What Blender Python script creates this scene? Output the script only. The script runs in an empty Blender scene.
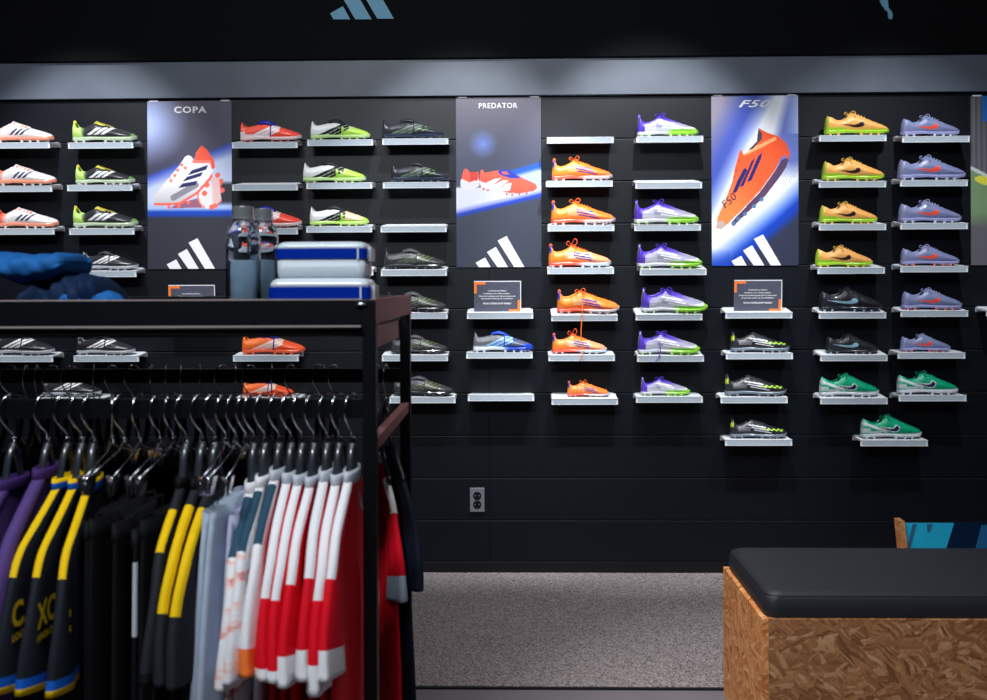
import bpy, bmesh, math, random
from mathutils import Vector, Matrix
random.seed(7)
sc = bpy.context.scene
COL = sc.collection
PI = math.pi
# ------------------------------------------------------------------ camera calibration
TH = math.radians(1.2); RO = math.radians(0.25); FP = 960.0
CX, CY = 493.5, 284.0
CAM = Vector((0.0, -4.475, 1.35))
Rt = Vector((math.cos(TH), math.sin(TH), 0)); Fw = Vector((-math.sin(TH), math.cos(TH), 0)); Up = Vector((0, 0, 1))
R2 = Rt*math.cos(RO) - Up*math.sin(RO); U2 = Up*math.cos(RO) + Rt*math.sin(RO)
def at(px, py, Y):
    d = R2*(px-CX) + U2*(CY-py) + Fw*FP
    return CAM + d*((Y-CAM.y)/d.y)

# ------------------------------------------------------------------ colour / materials
def lin(c):
    out = []
    for v in c[:3]:
        v = v/255.0
        out.append(v/12.92 if v <= 0.04045 else ((v+0.055)/1.055)**2.4)
    return out
MATS = {}
def mat(name, col, rough=0.5, metal=0.0, spec=0.5, bump=0.0, bscale=200, vary=0.0, vscale=30, coat=0.0, sheen=0.0, trans=0.0, ior=1.45):
    if name in MATS: return MATS[name]
    m = bpy.data.materials.new(name); m.use_nodes = True
    nt = m.node_tree; b = nt.nodes['Principled BSDF']
    c = lin(col)
    b.inputs['Base Color'].default_value = (*c, 1)
    b.inputs['Roughness'].default_value = rough
    b.inputs['Metallic'].default_value = metal
    b.inputs['Specular IOR Level'].default_value = spec
    b.inputs['Coat Weight'].default_value = coat
    b.inputs['Sheen Weight'].default_value = sheen
    b.inputs['Transmission Weight'].default_value = trans
    b.inputs['IOR'].default_value = ior
    tc = nt.nodes.new('ShaderNodeTexCoord')
    if vary > 0:
        n = nt.nodes.new('ShaderNodeTexNoise'); n.inputs['Scale'].default_value = vscale; n.inputs['Detail'].default_value = 4
        nt.links.new(tc.outputs['Object'], n.inputs['Vector'])
        r = nt.nodes.new('ShaderNodeValToRGB')
        r.color_ramp.elements[0].position = 0.3; r.color_ramp.elements[1].position = 0.7
        r.color_ramp.elements[0].color = (*[x*(1-vary) for x in c], 1)
        r.color_ramp.elements[1].color = (*[min(1, x*(1+vary)) for x in c], 1)
        nt.links.new(n.outputs['Fac'], r.inputs['Fac']); nt.links.new(r.outputs['Color'], b.inputs['Base Color'])
    if bump > 0:
        n2 = nt.nodes.new('ShaderNodeTexNoise'); n2.inputs['Scale'].default_value = bscale; n2.inputs['Detail'].default_value = 3
        nt.links.new(tc.outputs['Object'], n2.inputs['Vector'])
        bp = nt.nodes.new('ShaderNodeBump'); bp.inputs['Strength'].default_value = bump; bp.inputs['Distance'].default_value = 0.002
        nt.links.new(n2.outputs['Fac'], bp.inputs['Height']); nt.links.new(bp.outputs['Normal'], b.inputs['Normal'])
    MATS[name] = m
    return m
def vcmat(name, rough=0.45, spec=0.5, coat=0.0):
    m = mat(name, (200, 200, 200), rough, spec=spec, coat=coat, bump=0.15, bscale=350)
    if m.get('vc'): return m
    nt = m.node_tree; a = nt.nodes.new('ShaderNodeAttribute'); a.attribute_name = 'Col'
    nt.links.new(a.outputs['Color'], nt.nodes['Principled BSDF'].inputs['Base Color']); m['vc'] = 1
    return m

# ------------------------------------------------------------------ object helpers
def link(name, me, parent=None):
    o = bpy.data.objects.new(name, me); COL.objects.link(o)
    if parent: o.parent = parent
    return o
def mesh(name, bm, mats, parent=None, smooth=False, recalc=True):
    if recalc: bmesh.ops.recalc_face_normals(bm, faces=bm.faces[:])
    me = bpy.data.meshes.new(name); bm.to_mesh(me); bm.free()
    if not isinstance(mats, (list, tuple)): mats = [mats]
    for m in mats: me.materials.append(m)
    if smooth:
        for p in me.polygons: p.use_smooth = True
    return link(name, me, parent)
def tag(o, label=None, cat=None, group=None, kind=None):
    if label: o['label'] = label
    if cat: o['category'] = cat
    if group: o['group'] = group
    if kind: o['kind'] = kind
    return o
def empty(name, loc=(0, 0, 0), rz=0):
    o = bpy.data.objects.new(name, None); COL.objects.link(o); o.location = loc; o.rotation_euler = (0, 0, rz)
    o.empty_display_size = 0.05
    return o
def kids(o): return [c for c in bpy.data.objects if c.parent == o]
def copy_tree(o, parent=None, km=None):
    if km is None:
        km = {}
        for c in bpy.data.objects:
            if c.parent: km.setdefault(c.parent.name, []).append(c)
    c = o.copy(); COL.objects.link(c); c.parent = parent
    for ch in km.get(o.name, []): copy_tree(ch, c, km)
    return c
def box(bm, x0, x1, y0, y1, z0, z1, mi=0, bev=0):
    vs = [bm.verts.new(p) for p in ((x0,y0,z0),(x1,y0,z0),(x1,y1,z0),(x0,y1,z0),(x0,y0,z1),(x1,y0,z1),(x1,y1,z1),(x0,y1,z1))]
    fs = [bm.faces.new([vs[i] for i in q]) for q in ((0,3,2,1),(4,5,6,7),(0,1,5,4),(1,2,6,5),(2,3,7,6),(3,0,4,7))]
    for f in fs: f.material_index = mi
    if bev:
        es = list({e for f in fs for e in f.edges})
        r = bmesh.ops.bevel(bm, geom=es, offset=bev, segments=2, affect='EDGES', profile=0.6)
        for f in r['faces']: f.material_index = mi
def rings(bm, rs, caps=True, mf=None, closed=True):
    """rs: list of rings (lists of points)."""
    V = [[bm.verts.new(p) for p in r] for r in rs]
    n = len(rs[0]); fl = []
    for i in range(len(V)-1):
        for j in range(n if closed else n-1):
            k = (j+1) % n
            f = bm.faces.new((V[i][j], V[i][k], V[i+1][k], V[i+1][j]))
            if mf: f.material_index = mf(i, j)
            fl.append(f)
    if caps and closed:
        a = bm.faces.new(list(reversed(V[0]))); b = bm.faces.new(V[-1])
        if mf: a.material_index = mf(0, 0); b.material_index = mf(len(V)-2, 0)
    return V
def tube(bm, pts, r, n=8, mi=0, caps=True):
    pts = [Vector(p) for p in pts]
    rs = []
    up = None
    for i, p in enumerate(pts):
        t = (pts[min(i+1, len(pts)-1)] - pts[max(i-1, 0)]).normalized()
        if up is None:
            up = Vector((0, 0, 1)) if abs(t.z) < 0.9 else Vector((1, 0, 0))
        a = (up - t*up.dot(t)).normalized(); b = t.cross(a); up = a
        rr = r[i] if isinstance(r, (list, tuple)) else r
        rs.append([p + a*rr*math.cos(2*PI*k/n) + b*rr*math.sin(2*PI*k/n) for k in range(n)])
    rings(bm, rs, caps, (lambda i, j: mi))
def smooth_path(pts, sub=6):
    pts = [Vector(p) for p in pts]; out = []
    for i in range(len(pts)-1):
        p0 = pts[max(i-1, 0)]; p1 = pts[i]; p2 = pts[i+1]; p3 = pts[min(i+2, len(pts)-1)]
        for k in range(sub):
            t = k/sub
            out.append(0.5*((2*p1)+(p2-p0)*t+(2*p0-5*p1+4*p2-p3)*t*t+(3*p1-p0-3*p2+p3)*t**3))
    out.append(pts[-1]); return out
def lathe(bm, prof, n=32, mi=0):
    rs = [[(r*math.cos(2*PI*k/n), r*math.sin(2*PI*k/n), z) for k in range(n)] for r, z in prof]
    rings(bm, rs, True, (lambda i, j: mi))
def interp(tab, u):
    if u <= tab[0][0]: return tab[0][1]
    for (a, va), (b, vb) in zip(tab, tab[1:]):
        if u <= b:
            t = (u-a)/(b-a); t = t*t*(3-2*t)*0.5 + t*0.5
            return va+(vb-va)*t
    return tab[-1][1]
def inpoly(x, y, P):
    c = False; j = len(P)-1
    for i in range(len(P)):
        xi, yi = P[i]; xj, yj = P[j]
        if (yi > y) != (yj > y) and x < (xj-xi)*(y-yi)/(yj-yi)+xi: c = not c
        j = i
    return c
def mix(a, b, t):
    t = max(0, min(1, t)); return tuple(a[i]+(b[i]-a[i])*t for i in range(3))
def poly_prism(bm, P, y0, y1, mi=0):
    """P: list of (x,z) -> prism between y0 (front) and y1"""
    a = [bm.verts.new((x, y0, z)) for x, z in P]; b = [bm.verts.new((x, y1, z)) for x, z in P]
    n = len(P)
    fs = [bm.faces.new(a), bm.faces.new(list(reversed(b)))]
    for i in range(n): fs.append(bm.faces.new((a[i], b[i], b[(i+1) % n], a[(i+1) % n])))
    for f in fs: f.material_index = mi
def text_mesh(name, body, m, parent, size=1.0, width=None, height=None, shear=0, offset=0.0, align='CENTER', ext=0.0, space=1.0):
    """text in the XZ plane, facing -Y, centred on its origin, fitted to width x height"""
    cu = bpy.data.curves.new(name, 'FONT'); cu.body = body; cu.size = size; cu.shear = shear; cu.offset = offset
    cu.align_x = align; cu.space_character = space; cu.resolution_u = 3
    tmp = bpy.data.objects.new('tmp_text', cu); COL.objects.link(tmp)
    dg = bpy.context.evaluated_depsgraph_get(); dg.update()
    me = bpy.data.meshes.new_from_object(tmp.evaluated_get(dg))
    bpy.data.objects.remove(tmp); bpy.data.curves.remove(cu)
    xs = [v.co.x for v in me.vertices]; ys = [v.co.y for v in me.vertices]
    cx = (min(xs)+max(xs))/2; cy = (min(ys)+max(ys))/2
    sx = width/(max(xs)-min(xs)) if width else 1; sy = height/(max(ys)-min(ys)) if height else sx
    for v in me.vertices:
        x, y = v.co.x, v.co.y
        v.co = ((x-cx)*sx, 0, (y-cy)*sy)
    me.materials.clear(); me.materials.append(m); me.name = name
    return link(name, me, parent)

# ------------------------------------------------------------------ materials
M_wall = mat('wall_panel_black', (6, 12, 21), 0.44, spec=.42, bump=0.12, bscale=900, vary=0.08, vscale=6)
M_groove = mat('groove_black', (8, 9, 12), 0.8)
M_alu = mat('groove_insert', (70, 74, 82), 0.4, metal=0.6)
M_band = mat('header_band_grey', (94, 101, 114), 0.42, bump=0.25, bscale=500, vary=0.12, vscale=5)
M_header = mat('header_black', (6, 7, 10), 0.75, spec=0.15, vary=0.1, vscale=3)
M_logo_h = mat('logo_blue_grey', (120, 175, 205), 0.6, vary=0.03)
M_base = mat('baseboard_black', (12, 13, 16), 0.4)
M_tile = mat('floor_tile', (120, 115, 122), 0.5, vary=0.08, vscale=4)
M_white = mat('shelf_white', (228, 232, 238), 0.45, vary=0.02)
M_strip = mat('price_strip_grey', (182, 194, 206), 0.35, vary=0.08, vscale=120, coat=0.3)
M_poster = vcmat('poster_print', rough=0.42)
M_pwhite = mat('print_white', (236, 236, 238), 0.5)
M_navy = mat('print_navy', (32, 32, 72), 0.5)
M_card = mat('card_slate', (76, 78, 94), 0.5, vary=0.12, vscale=60)
M_cardedge = mat('card_acrylic', (225, 225, 230), 0.3)
M_orangep = mat('print_orange', (250, 125, 45), 0.5)
M_rack = mat('rack_black_steel', (5, 7, 12), 0.42, bump=0.1, bscale=600, spec=0.3)
M_rackside = mat('rack_side_warm_light', (140, 86, 88), 0.5, vary=0.05)  # warm light on the black rack's side parts, put into their colour
M_chrome = mat('chrome', (205, 208, 214), 0.15, metal=1.0)
M_hanger = mat('hanger_plastic', (38, 42, 50), 0.3, coat=0.6)
M_seat = mat('cushion_leather', (32, 34, 42), 0.55, bump=0.2, bscale=250)
M_shoe = vcmat('boot_upper_knit', rough=0.38, coat=0.25)
M_sole = vcmat('boot_sole_plastic', rough=0.25, coat=0.4)

def carpet_material():
    m = mat('carpet_pile', (124, 118, 120), 0.95, spec=0.1)
    nt = m.node_tree; b = nt.nodes['Principled BSDF']; tc = [n for n in nt.nodes if n.type == 'TEX_COORD'][0]
    n = nt.nodes.new('ShaderNodeTexNoise'); n.inputs['Scale'].default_value = 170; n.inputs['Detail'].default_value = 5; n.inputs['Roughness'].default_value = 0.75
    nt.links.new(tc.outputs['Object'], n.inputs['Vector'])
    r = nt.nodes.new('ShaderNodeValToRGB')
    r.color_ramp.elements[0].position = 0.38; r.color_ramp.elements[0].color = (*lin((70, 64, 67)), 1)
    r.color_ramp.elements[1].position = 0.62; r.color_ramp.elements[1].color = (*lin((198, 187, 189)), 1)
    nt.links.new(n.outputs['Fac'], r.inputs['Fac']); nt.links.new(r.outputs['Color'], b.inputs['Base Color'])
    bp = nt.nodes.new('ShaderNodeBump'); bp.inputs['Strength'].default_value = 0.8; bp.inputs['Distance'].default_value = 0.006
    nt.links.new(n.outputs['Fac'], bp.inputs['Height']); nt.links.new(bp.outputs['Normal'], b.inputs['Normal'])
    return m
def osb_material(name, cols, sc_=(1, 1, 1)):
    m = mat(name, (170, 110, 60), 0.6)
    nt = m.node_tree; b = nt.nodes['Principled BSDF']; tc = [n for n in nt.nodes if n.type == 'TEX_COORD'][0]
    # warped, stretched strand layers
    wn = nt.nodes.new('ShaderNodeTexNoise'); wn.inputs['Scale'].default_value = 5
    nt.links.new(tc.outputs['Object'], wn.inputs['Vector'])
    layers = []
    for k, (ang, s) in enumerate(((0.5, 1.0), (-0.75, 1.25), (0.05, 0.8))):
        mp = nt.nodes.new('ShaderNodeMapping'); mp.inputs['Rotation'].default_value = (ang if sc_[0] == 0 else 0, ang, 0)
        mp.inputs['Location'].default_value = (k*3.1, k*1.7, k*2.3)
        nt.links.new(tc.outputs['Object'], mp.inputs['Vector'])
        mp2 = nt.nodes.new('ShaderNodeMapping'); mp2.inputs['Scale'].default_value = (15*s, 15*s, 120*s)
        mx = nt.nodes.new('ShaderNodeMixRGB'); mx.inputs['Fac'].default_value = 0.12
        nt.links.new(mp.outputs['Vector'], mx.inputs['Color1']); nt.links.new(wn.outputs['Color'], mx.inputs['Color2'])
        nt.links.new(mx.outputs['Color'], mp2.inputs['Vector'])
        v = nt.nodes.new('ShaderNodeTexVoronoi'); v.inputs['Scale'].default_value = 1.0
        nt.links.new(mp2.outputs['Vector'], v.inputs['Vector'])
        sep = nt.nodes.new('ShaderNodeSeparateColor'); nt.links.new(v.outputs['Color'], sep.inputs['Color'])
        layers.append((v, sep))
    sw = nt.nodes.new('ShaderNodeTexNoise'); sw.inputs['Scale'].default_value = 26; sw.inputs['Detail'].default_value = 2
    nt.links.new(tc.outputs['Object'], sw.inputs['Vector'])
    gt = nt.nodes.new('ShaderNodeMath'); gt.operation = 'GREATER_THAN'; gt.inputs[1].default_value = 0.52
    nt.links.new(sw.outputs['Fac'], gt.inputs[0])
    lt = nt.nodes.new('ShaderNodeMath'); lt.operation = 'LESS_THAN'; lt.inputs[1].default_value = 0.44
    nt.links.new(sw.outputs['Fac'], lt.inputs[0])
    m1 = nt.nodes.new('ShaderNodeMixRGB'); nt.links.new(gt.outputs[0], m1.inputs['Fac'])
    nt.links.new(layers[0][1].outputs[0], m1.inputs['Color1']); nt.links.new(layers[1][1].outputs[0], m1.inputs['Color2'])
    m2 = nt.nodes.new('ShaderNodeMixRGB'); nt.links.new(lt.outputs[0], m2.inputs['Fac'])
    nt.links.new(m1.outputs['Color'], m2.inputs['Color1']); nt.links.new(layers[2][1].outputs[0], m2.inputs['Color2'])
    r = nt.nodes.new('ShaderNodeValToRGB'); cr = r.color_ramp
    while len(cr.elements) < len(cols): cr.elements.new(0.5)
    for e, (p, c) in zip(cr.elements, cols): e.position = p; e.color = (*lin(c), 1)
    nt.links.new(m2.outputs['Color'], r.inputs['Fac'])
    fn = nt.nodes.new('ShaderNodeTexNoise'); fn.inputs['Scale'].default_value = 90; fn.inputs['Detail'].default_value = 6
    nt.links.new(tc.outputs['Object'], fn.inputs['Vector'])
    ml = nt.nodes.new('ShaderNodeMixRGB'); ml.blend_type = 'OVERLAY'; ml.inputs['Fac'].default_value = 0.35
    nt.links.new(r.outputs['Color'], ml.inputs['Color1']); nt.links.new(fn.outputs['Fac'], ml.inputs['Color2'])
    nt.links.new(ml.outputs['Color'], b.inputs['Base Color'])
    bp = nt.nodes.new('ShaderNodeBump'); bp.inputs['Strength'].default_value = 0.3; bp.inputs['Distance'].default_value = 0.003
    nt.links.new(m2.outputs['Color'], bp.inputs['Height']); nt.links.new(bp.outputs['Normal'], b.inputs['Normal'])
    return m
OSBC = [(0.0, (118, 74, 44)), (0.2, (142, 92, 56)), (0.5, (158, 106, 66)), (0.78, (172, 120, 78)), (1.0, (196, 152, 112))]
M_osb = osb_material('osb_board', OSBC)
M_osb_lit = osb_material('osb_board_lit', [(0.0, (170, 96, 50)), (0.3, (205, 128, 70)), (0.7, (222, 150, 88)), (1.0, (236, 180, 122))], (0, 1, 1))  # lit copy of the chipboard: light on side panels painted as brighter orange

# ------------------------------------------------------------------ setting
GZ0 = at(740, 95, 0).z; GP = (GZ0-at(740, 520.5, 0).z)/10
XL, XR = -3.4, 3.4
def groove(k): return GZ0 - GP*k
bm = bmesh.new()
box(bm, XL, XR, 0.02, 0.08, 0, 3.5, 1)
joints = [XL, at(490, 500, 0).x-2.4, at(490, 500, 0).x, at(490, 500, 0).x+2.4, XR]
for k in range(0, 11):
    zt = groove(k)-0.003; zb = groove(k+1)+0.003
    for a, b in zip(joints, joints[1:]):
        box(bm, a+0.0004, b-0.0004, 0.0, 0.02, zb, zt, 0, 0.0012)
    box(bm, XL, XR, 0.001, 0.02, groove(k+1)-0.0030, groove(k+1)-0.0016, 2)
for a, b in zip(joints, joints[1:]):
    box(bm, a+0.0004, b-0.0004, 0.0, 0.02, 0.03, max(.04, groove(11)-0.003), 0)
wall = mesh('wall_back', bm, [M_wall, M_groove, M_alu]); tag(wall, kind='structure')
# lit grey band above the slatwall + black sign header
bm = bmesh.new(); box(bm, XL, XR, -0.022, 0.02, groove(0)+0.004, 2.55, 0, 0.002)
tag(mesh('trim_1', bm, M_band), kind='structure')
HY = -0.042
hz = at(493, 57.5, HY).z
bm = bmesh.new(); box(bm, XL, XR, HY, 0.02, hz, 3.5, 0, 0.003)
header = mesh('wall_header', bm, M_header); tag(header, kind='structure')
bm = bmesh.new(); box(bm, XL, XR, -0.012, 0.03, 0.0, 0.056, 0, 0.002)
tag(mesh('baseboard_back', bm, M_base), kind='structure')
bm = bmesh.new(); box(bm, -5, 5, -8.5, 0.08, -0.05, 0.0)
tag(mesh('floor', bm, M_tile), kind='structure')
bm = bmesh.new(); box(bm, -5, 5, -8.5, 0.08, 3.5, 3.55)
tag(mesh('ceiling', bm, mat('ceiling_dark', (40, 42, 48), 0.9)), kind='structure')
M_side = mat('side_wall_dark', (52, 54, 60), 0.85)
for nm, x0, x1 in (('wall_left', -5.05, -5), ('wall_right', 5, 5.05)):
    bm = bmesh.new(); box(bm, x0, x1, -8.5, 0.08, 0, 3.5); tag(mesh(nm, bm, M_side), kind='structure')
bm = bmesh.new(); box(bm, -5.05, 5.05, -8.55, -8.5, 0, 3.5); tag(mesh('wall_front', bm, M_side), kind='structure')
for nm, x0, x1 in (('wall_back_left', -5, XL), ('wall_back_right', XR, 5)):
    bm = bmesh.new(); box(bm, x0, x1, 0.0, 0.08, 0, 3.5); tag(mesh(nm, bm, M_side), kind='structure')
# carpet
cf = at(560, 686, 0.0).y
yc = None
for i in range(400):
    y = -0.2 - i*0.01
    if at(560, 686, y).z > 0.008: yc = y; break
yc = yc if yc else -1.3
bm = bmesh.new(); box(bm, XL, XR, yc, -0.012, 0.0, 0.009, 0, 0.003)
tag(mesh('carpet', bm, carpet_material()), 'grey-brown flecked carpet strip on the floor along the black shoe wall', 'carpet')
bm = bmesh.new(); box(bm, XL, XR, yc-0.012, yc, 0.0, 0.006)
tag(mesh('trim_2', bm, M_base), kind='structure')

# ------------------------------------------------------------------ header logos
def px_prism(bm, P, Y, th, org, mi=0):
    pts = []
    for px, py in P:
        p = at(px, py, Y); pts.append((p.x-org.x, p.z-org.z))
    poly_prism(bm, pts, -th, 0, mi)
def logo(name, polys, Y, label, cat, m, th=0.008):
    o0 = at(polys[0][0][0], polys[0][0][1], Y)+Vector((0, .002, 0)); root = empty(name, o0)
    tag(root, label, cat)
    for P in polys:
        bm = bmesh.new(); px_prism(bm, P, Y, th, o0); mesh('bar', bm, m, root)
    return root
z10 = lambda P: [(320+x/10.97, y/10.97) for x, y in P]
logo('header_logo', [z10([(115,150),(255,72),(333,215),(148,215)]), z10([(254,-15),(389,-93),(568,215),(388,215)]), z10([(395,-197),(537,-266),(812,208),(630,208)])], HY,
     'pale blue three-bar logo on the black header above the wall', 'logo', M_logo_h)
z77 = lambda P: [(860+x/7.77, y/7.77) for x, y in P]
o0 = at(885, 0, HY); bm = bmesh.new()
px_prism(bm, z77([(60,-150),(140,-190),(200,-90),(210,0),(218,65),(240,90),(250,120),(246,148),(232,154),(218,142),(215,100),(185,70),(160,30),(140,-30),(110,-80)]), HY, 0.008, o0)
l2 = mesh('cat_logo', bm, M_logo_h); l2.location = o0
tag(l2, 'pale blue leaping-cat paw logo tip on the black header at right', 'logo')

# ------------------------------------------------------------------ posters
BARS = [[(84,608),(116,591),(134,623),(94,623)], [(122,573),(152,556),(192,623),(157,623)], [(158,535),(188,520),(247,623),(213,623)]]
def seg_d(x, y, a, b):
    ax, ay = a; bx, by = b; t = ((x-ax)*(bx-ax)+(y-ay)*(by-ay))/((bx-ax)**2+(by-ay)**2); t = max(0, min(1, t))
    return math.hypot(x-ax-(bx-ax)*t, y-ay-(by-ay)*t)
def art1(u, v):
    X = 24+u*281; Y = 70+v*560
    c = mix((98, 94, 112), (62, 62, 86), v*2.2)
    c = mix((168, 182, 232), c, (math.hypot((X-10)/1.1, Y-150)-30)/110) if math.hypot((X-10)/1.1, Y-150) < 140 else c
    up = 325-(X-24)*0.39
    if Y > up-12:
        d = Y-up
        c = mix(c, (60, 84, 190), (d+12)/14); c = mix(c, (196, 206, 236), d/40)
        if X > 245 and Y > 338: c = mix(c, (52, 50, 62), (Y-336)/14)
    if Y > 405: c = mix(c, (170, 190, 240), (Y-405)/15)
    if Y > 428: c = mix(c, (18, 66, 176), (Y-428)/12)
    if Y > 448: c = mix(c, (50, 50, 62), (Y-448)/14)
    if inpoly(X, Y, [(120,412),(200,392),(205,425),(100,428)]): c = (150, 96, 122)
    d = math.hypot((X-222)/32, (Y-385)/44)
    if d < 1:
        c = (224, 222, 228)
        if d > 0.86 and X < 215: c = (250, 120, 96)
    for q in ((232,322),(258,318),(268,338),(262,350),(272,368),(262,402),(250,418),(238,424),(222,350),(214,378)):
        if math.hypot(X-q[0], Y-q[1]) < 9: c = (244, 106, 84)
    if inpoly(X, Y, [(238,330),(262,326),(270,400),(255,415),(240,408)]): c = mix((222,214,220), (244,120,100), math.sin(X*0.9)*math.sin(Y*0.7)*1.6)
    if inpoly(X, Y, [(42,410),(45,385),(75,350),(100,320),(130,285),(150,255),(160,250),(172,256),(178,268),(190,235),(205,218),(225,235),(245,265),(250,290),(235,315),(225,335),(190,375),(165,398),(130,412),(80,420),(50,418)]):
        c = mix((238, 236, 238), (176, 172, 182), (Y-340)/90 + (X-120)/600)
        if seg_d(X, Y, (110,392), (185,350)) < 10: c = (138, 134, 146)
        if inpoly(X, Y, [(178,270),(190,235),(205,218),(225,232),(247,265),(250,300),(238,296),(232,272),(200,276)]): c = (250, 92, 68)
        if seg_d(X, Y, (178,272), (232,272)) < 5: c = (252, 130, 108)
        for S in ([(158,318),(172,301),(226,284),(220,299)], [(141,339),(155,323),(209,307),(202,321)], [(126,360),(140,345),(191,336),(184,350)]):
            if inpoly(X, Y, S): c = (34, 36, 92)
        for q in ((125,300),(115,318),(102,335),(138,283),(150,293),(96,322)):
            if math.hypot(X-q[0], Y-q[1]) < 5.5: c = (250, 132, 108)
    if min(seg_d(X, Y, (48,414), (130,412)), seg_d(X, Y, (130,412), (190,376)), seg_d(X, Y, (190,376), (232,330))) < 4: c = (250, 104, 84)
    for q in ((128,420),(95,424),(160,408)):
        if math.hypot(X-q[0], Y-q[1]) < 6: c = (250, 110, 90)
    return c
def art2(u, v):
    X = 20+u*285; Y = 57+v*566
    c = mix((104, 98, 112), (66, 70, 94), v*2.6)
    if v > 0.5: c = mix(c, (50, 55, 70), (v-0.5)*3)
    d = math.hypot(X-110, Y-212)
    c = mix((106, 134, 214), c, d/52) if d < 52 else c
    y1 = 352-(X-20)*0.27          # beam upper edge
    if X > 150 and Y > y1-6:
        c = mix(c, (22, 84, 196), (Y-y1+6)/8*min(1, (X-150)/60)); c = mix(c, (166, 178, 226), (Y-y1-12)/14*min(1, (X-150)/60))
    if Y > 352: c = mix(c, (212, 216, 232), (Y-352)/8)
    yl = 448-(X-20)*0.235
    if Y > yl-22: c = mix(c, (120, 130, 214), (Y-yl+22)/16)
    if Y > yl-7: c = mix(c, (20, 58, 172), (Y-yl+7)/7)
    if Y > yl+5: c = mix(c, (54, 60, 76), (Y-yl-5)/9)
    if inpoly(X, Y, [(35,355),(35,335),(44,300),(50,294),(58,296),(66,306),(95,304),(98,350),(76,366),(50,363)]):
        c = (240, 92, 70) if Y < 334+math.sin(X*0.12)*5 else (222, 216, 222)
        if 66 < X < 92 and Y < 334: c = (214, 62, 52)
    if inpoly(X, Y, [(97,345),(102,300),(108,296),(115,308),(160,300),(200,302),(240,325),(285,345),(293,358),(280,370),(230,378),(190,375),(150,366),(104,358)]):
        c = mix((250, 104, 82), (242, 84, 62), (Y-300)/70)
        if inpoly(X, Y, [(97,334),(122,344),(165,354),(180,372),(150,366),(104,358)]): c = (232, 230, 234)
        for S in ([(118,342),(150,328),(172,326),(142,350)], [(142,350),(178,333),(196,334),(168,358)], [(166,362),(192,342),(206,342),(200,368),(180,370)]):
            if inpoly(X, Y, S): c = (234, 232, 236)
    for q in ((190,380),(208,382),(232,380),(256,378),(112,362),(126,366)):
        if math.hypot(X-q[0], Y-q[1]) < 4: c = (238, 90, 80)
    if inpoly(X, Y, [(158,305),(172,296),(198,299),(238,326),(205,328),(172,317)]):
        c = (30, 58, 172)
        if inpoly(X, Y, [(170,303),(188,303),(198,314),(178,313)]): c = (238, 96, 78)
    return c
def art3(u, v):
    X = 40+u*287; Y = 52+v*566
    t2 = (Y-350)+(X-100)*1.93
    t3 = (Y-250)-(X-327)*-1.0
    c = (142, 132, 148)
    c = mix(c, (70, 88, 182), (t2+330)/170); c = mix(c, (160, 176, 230), (t2+120)/80); c = mix(c, (236, 239, 248), (t2+40)/40)
    c = mix(c, (108, 124, 200), (t2-45-(Y-52)*0.45)/60) if Y < 330 else c
    if X > 285 and Y < 180: c = mix(c, (172, 186, 226), (X-285)/50)
    if Y > 270: c = mix(c, (236, 238, 246), (Y-270)/60 if X > 180 else 0)
    tl = (Y-600)+(X-130)*0.86
    c = mix(c, (120, 150, 228), (tl+110)/50); c = mix(c, (16, 60, 176), (tl+62)/40); c = mix(c, (46, 50, 72), (tl+8)/40)
    if X < 100 and Y > 560: c = mix(c, (30, 70, 185), (Y-560)/60)
    if 248 < X < 322 and 262 < Y < 380 and math.sin(X*0.55+Y*0.31)*math.sin(Y*0.62-X*0.2) > 0.72 and abs((Y-320)+(X-285)*1.1) < 42: c = (70, 70, 92)
    if inpoly(X, Y, [(298,258),(272,266),(252,300),(200,372),(150,425),(104,474),(112,488),(128,470),(168,432),(218,386),(264,326),(286,292)]):
        c = mix((92, 62, 94), (60, 50, 78), math.sin(X*0.9+Y*.37)*math.sin(Y*.53))
    for q in ((112,478),(128,462),(150,446),(180,420),(205,398)):
        if math.hypot(X-q[0], Y-q[1]) < 7: c = (76, 116, 156)
    if inpoly(X, Y, [(54,492),(60,455),(85,400),(108,340),(118,290),(132,240),(139,230),(145,247),(172,232),(208,196),(206,176),(196,160),(226,176),(262,188),(288,212),(300,246),(293,268),(284,250),(268,262),(250,300),(200,370),(150,422),(100,472),(72,497)]):
        c = mix((252, 136, 74), (244, 88, 44), (X-1.0*Y+260)/200+0.4)
        if seg_d(X, Y, (150,245), (250,196)) < 6: c = (255, 168, 110)
        for S in ([(110,374),(122,342),(146,296),(153,292),(158,300),(122,374)], [(132,358),(172,272),(184,256),(180,272),(146,352)], [(156,342),(194,254),(208,240),(204,262),(172,334)]):
            if inpoly(X, Y, S): c = (34, 30, 98)
        for q in ((122,300),(114,322),(106,344),(130,268),(98,366)):
            if math.hypot(X-q[0], Y-q[1]) < 5: c = (206, 66, 40)
        if math.hypot(X-70, Y-482) < 14: c = (196, 176, 168)
    if inpoly(X, Y, [(196,160),(208,180),(208,196),(178,228),(160,236),(190,205)]): c = (70, 60, 80)
    return c
def art4(u, v):
    X = 30+u*290; Y = 35+v*550
    c = mix((78, 80, 92), (110, 106, 112), math.sin(X*0.35)*0.5+0.5)
    if Y < 120-(0 if X > 70 else 200): c = (40, 104, 190)
    if Y > 262+(X-30)*0.5: c = (196, 202, 205)
    if Y > 274+(X-30)*0.5: c = mix((92, 128, 84), (136, 158, 124), math.sin(X*1.1)*math.sin(Y*0.9)*0.5+0.5)
    if math.hypot((X-85)/42, (Y-312-(X-85)*0.2)/14) < 1: c = (214, 208, 70)
    if Y > 415: c = mix(c, (98, 96, 104), (Y-415)/50)
    return c
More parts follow.
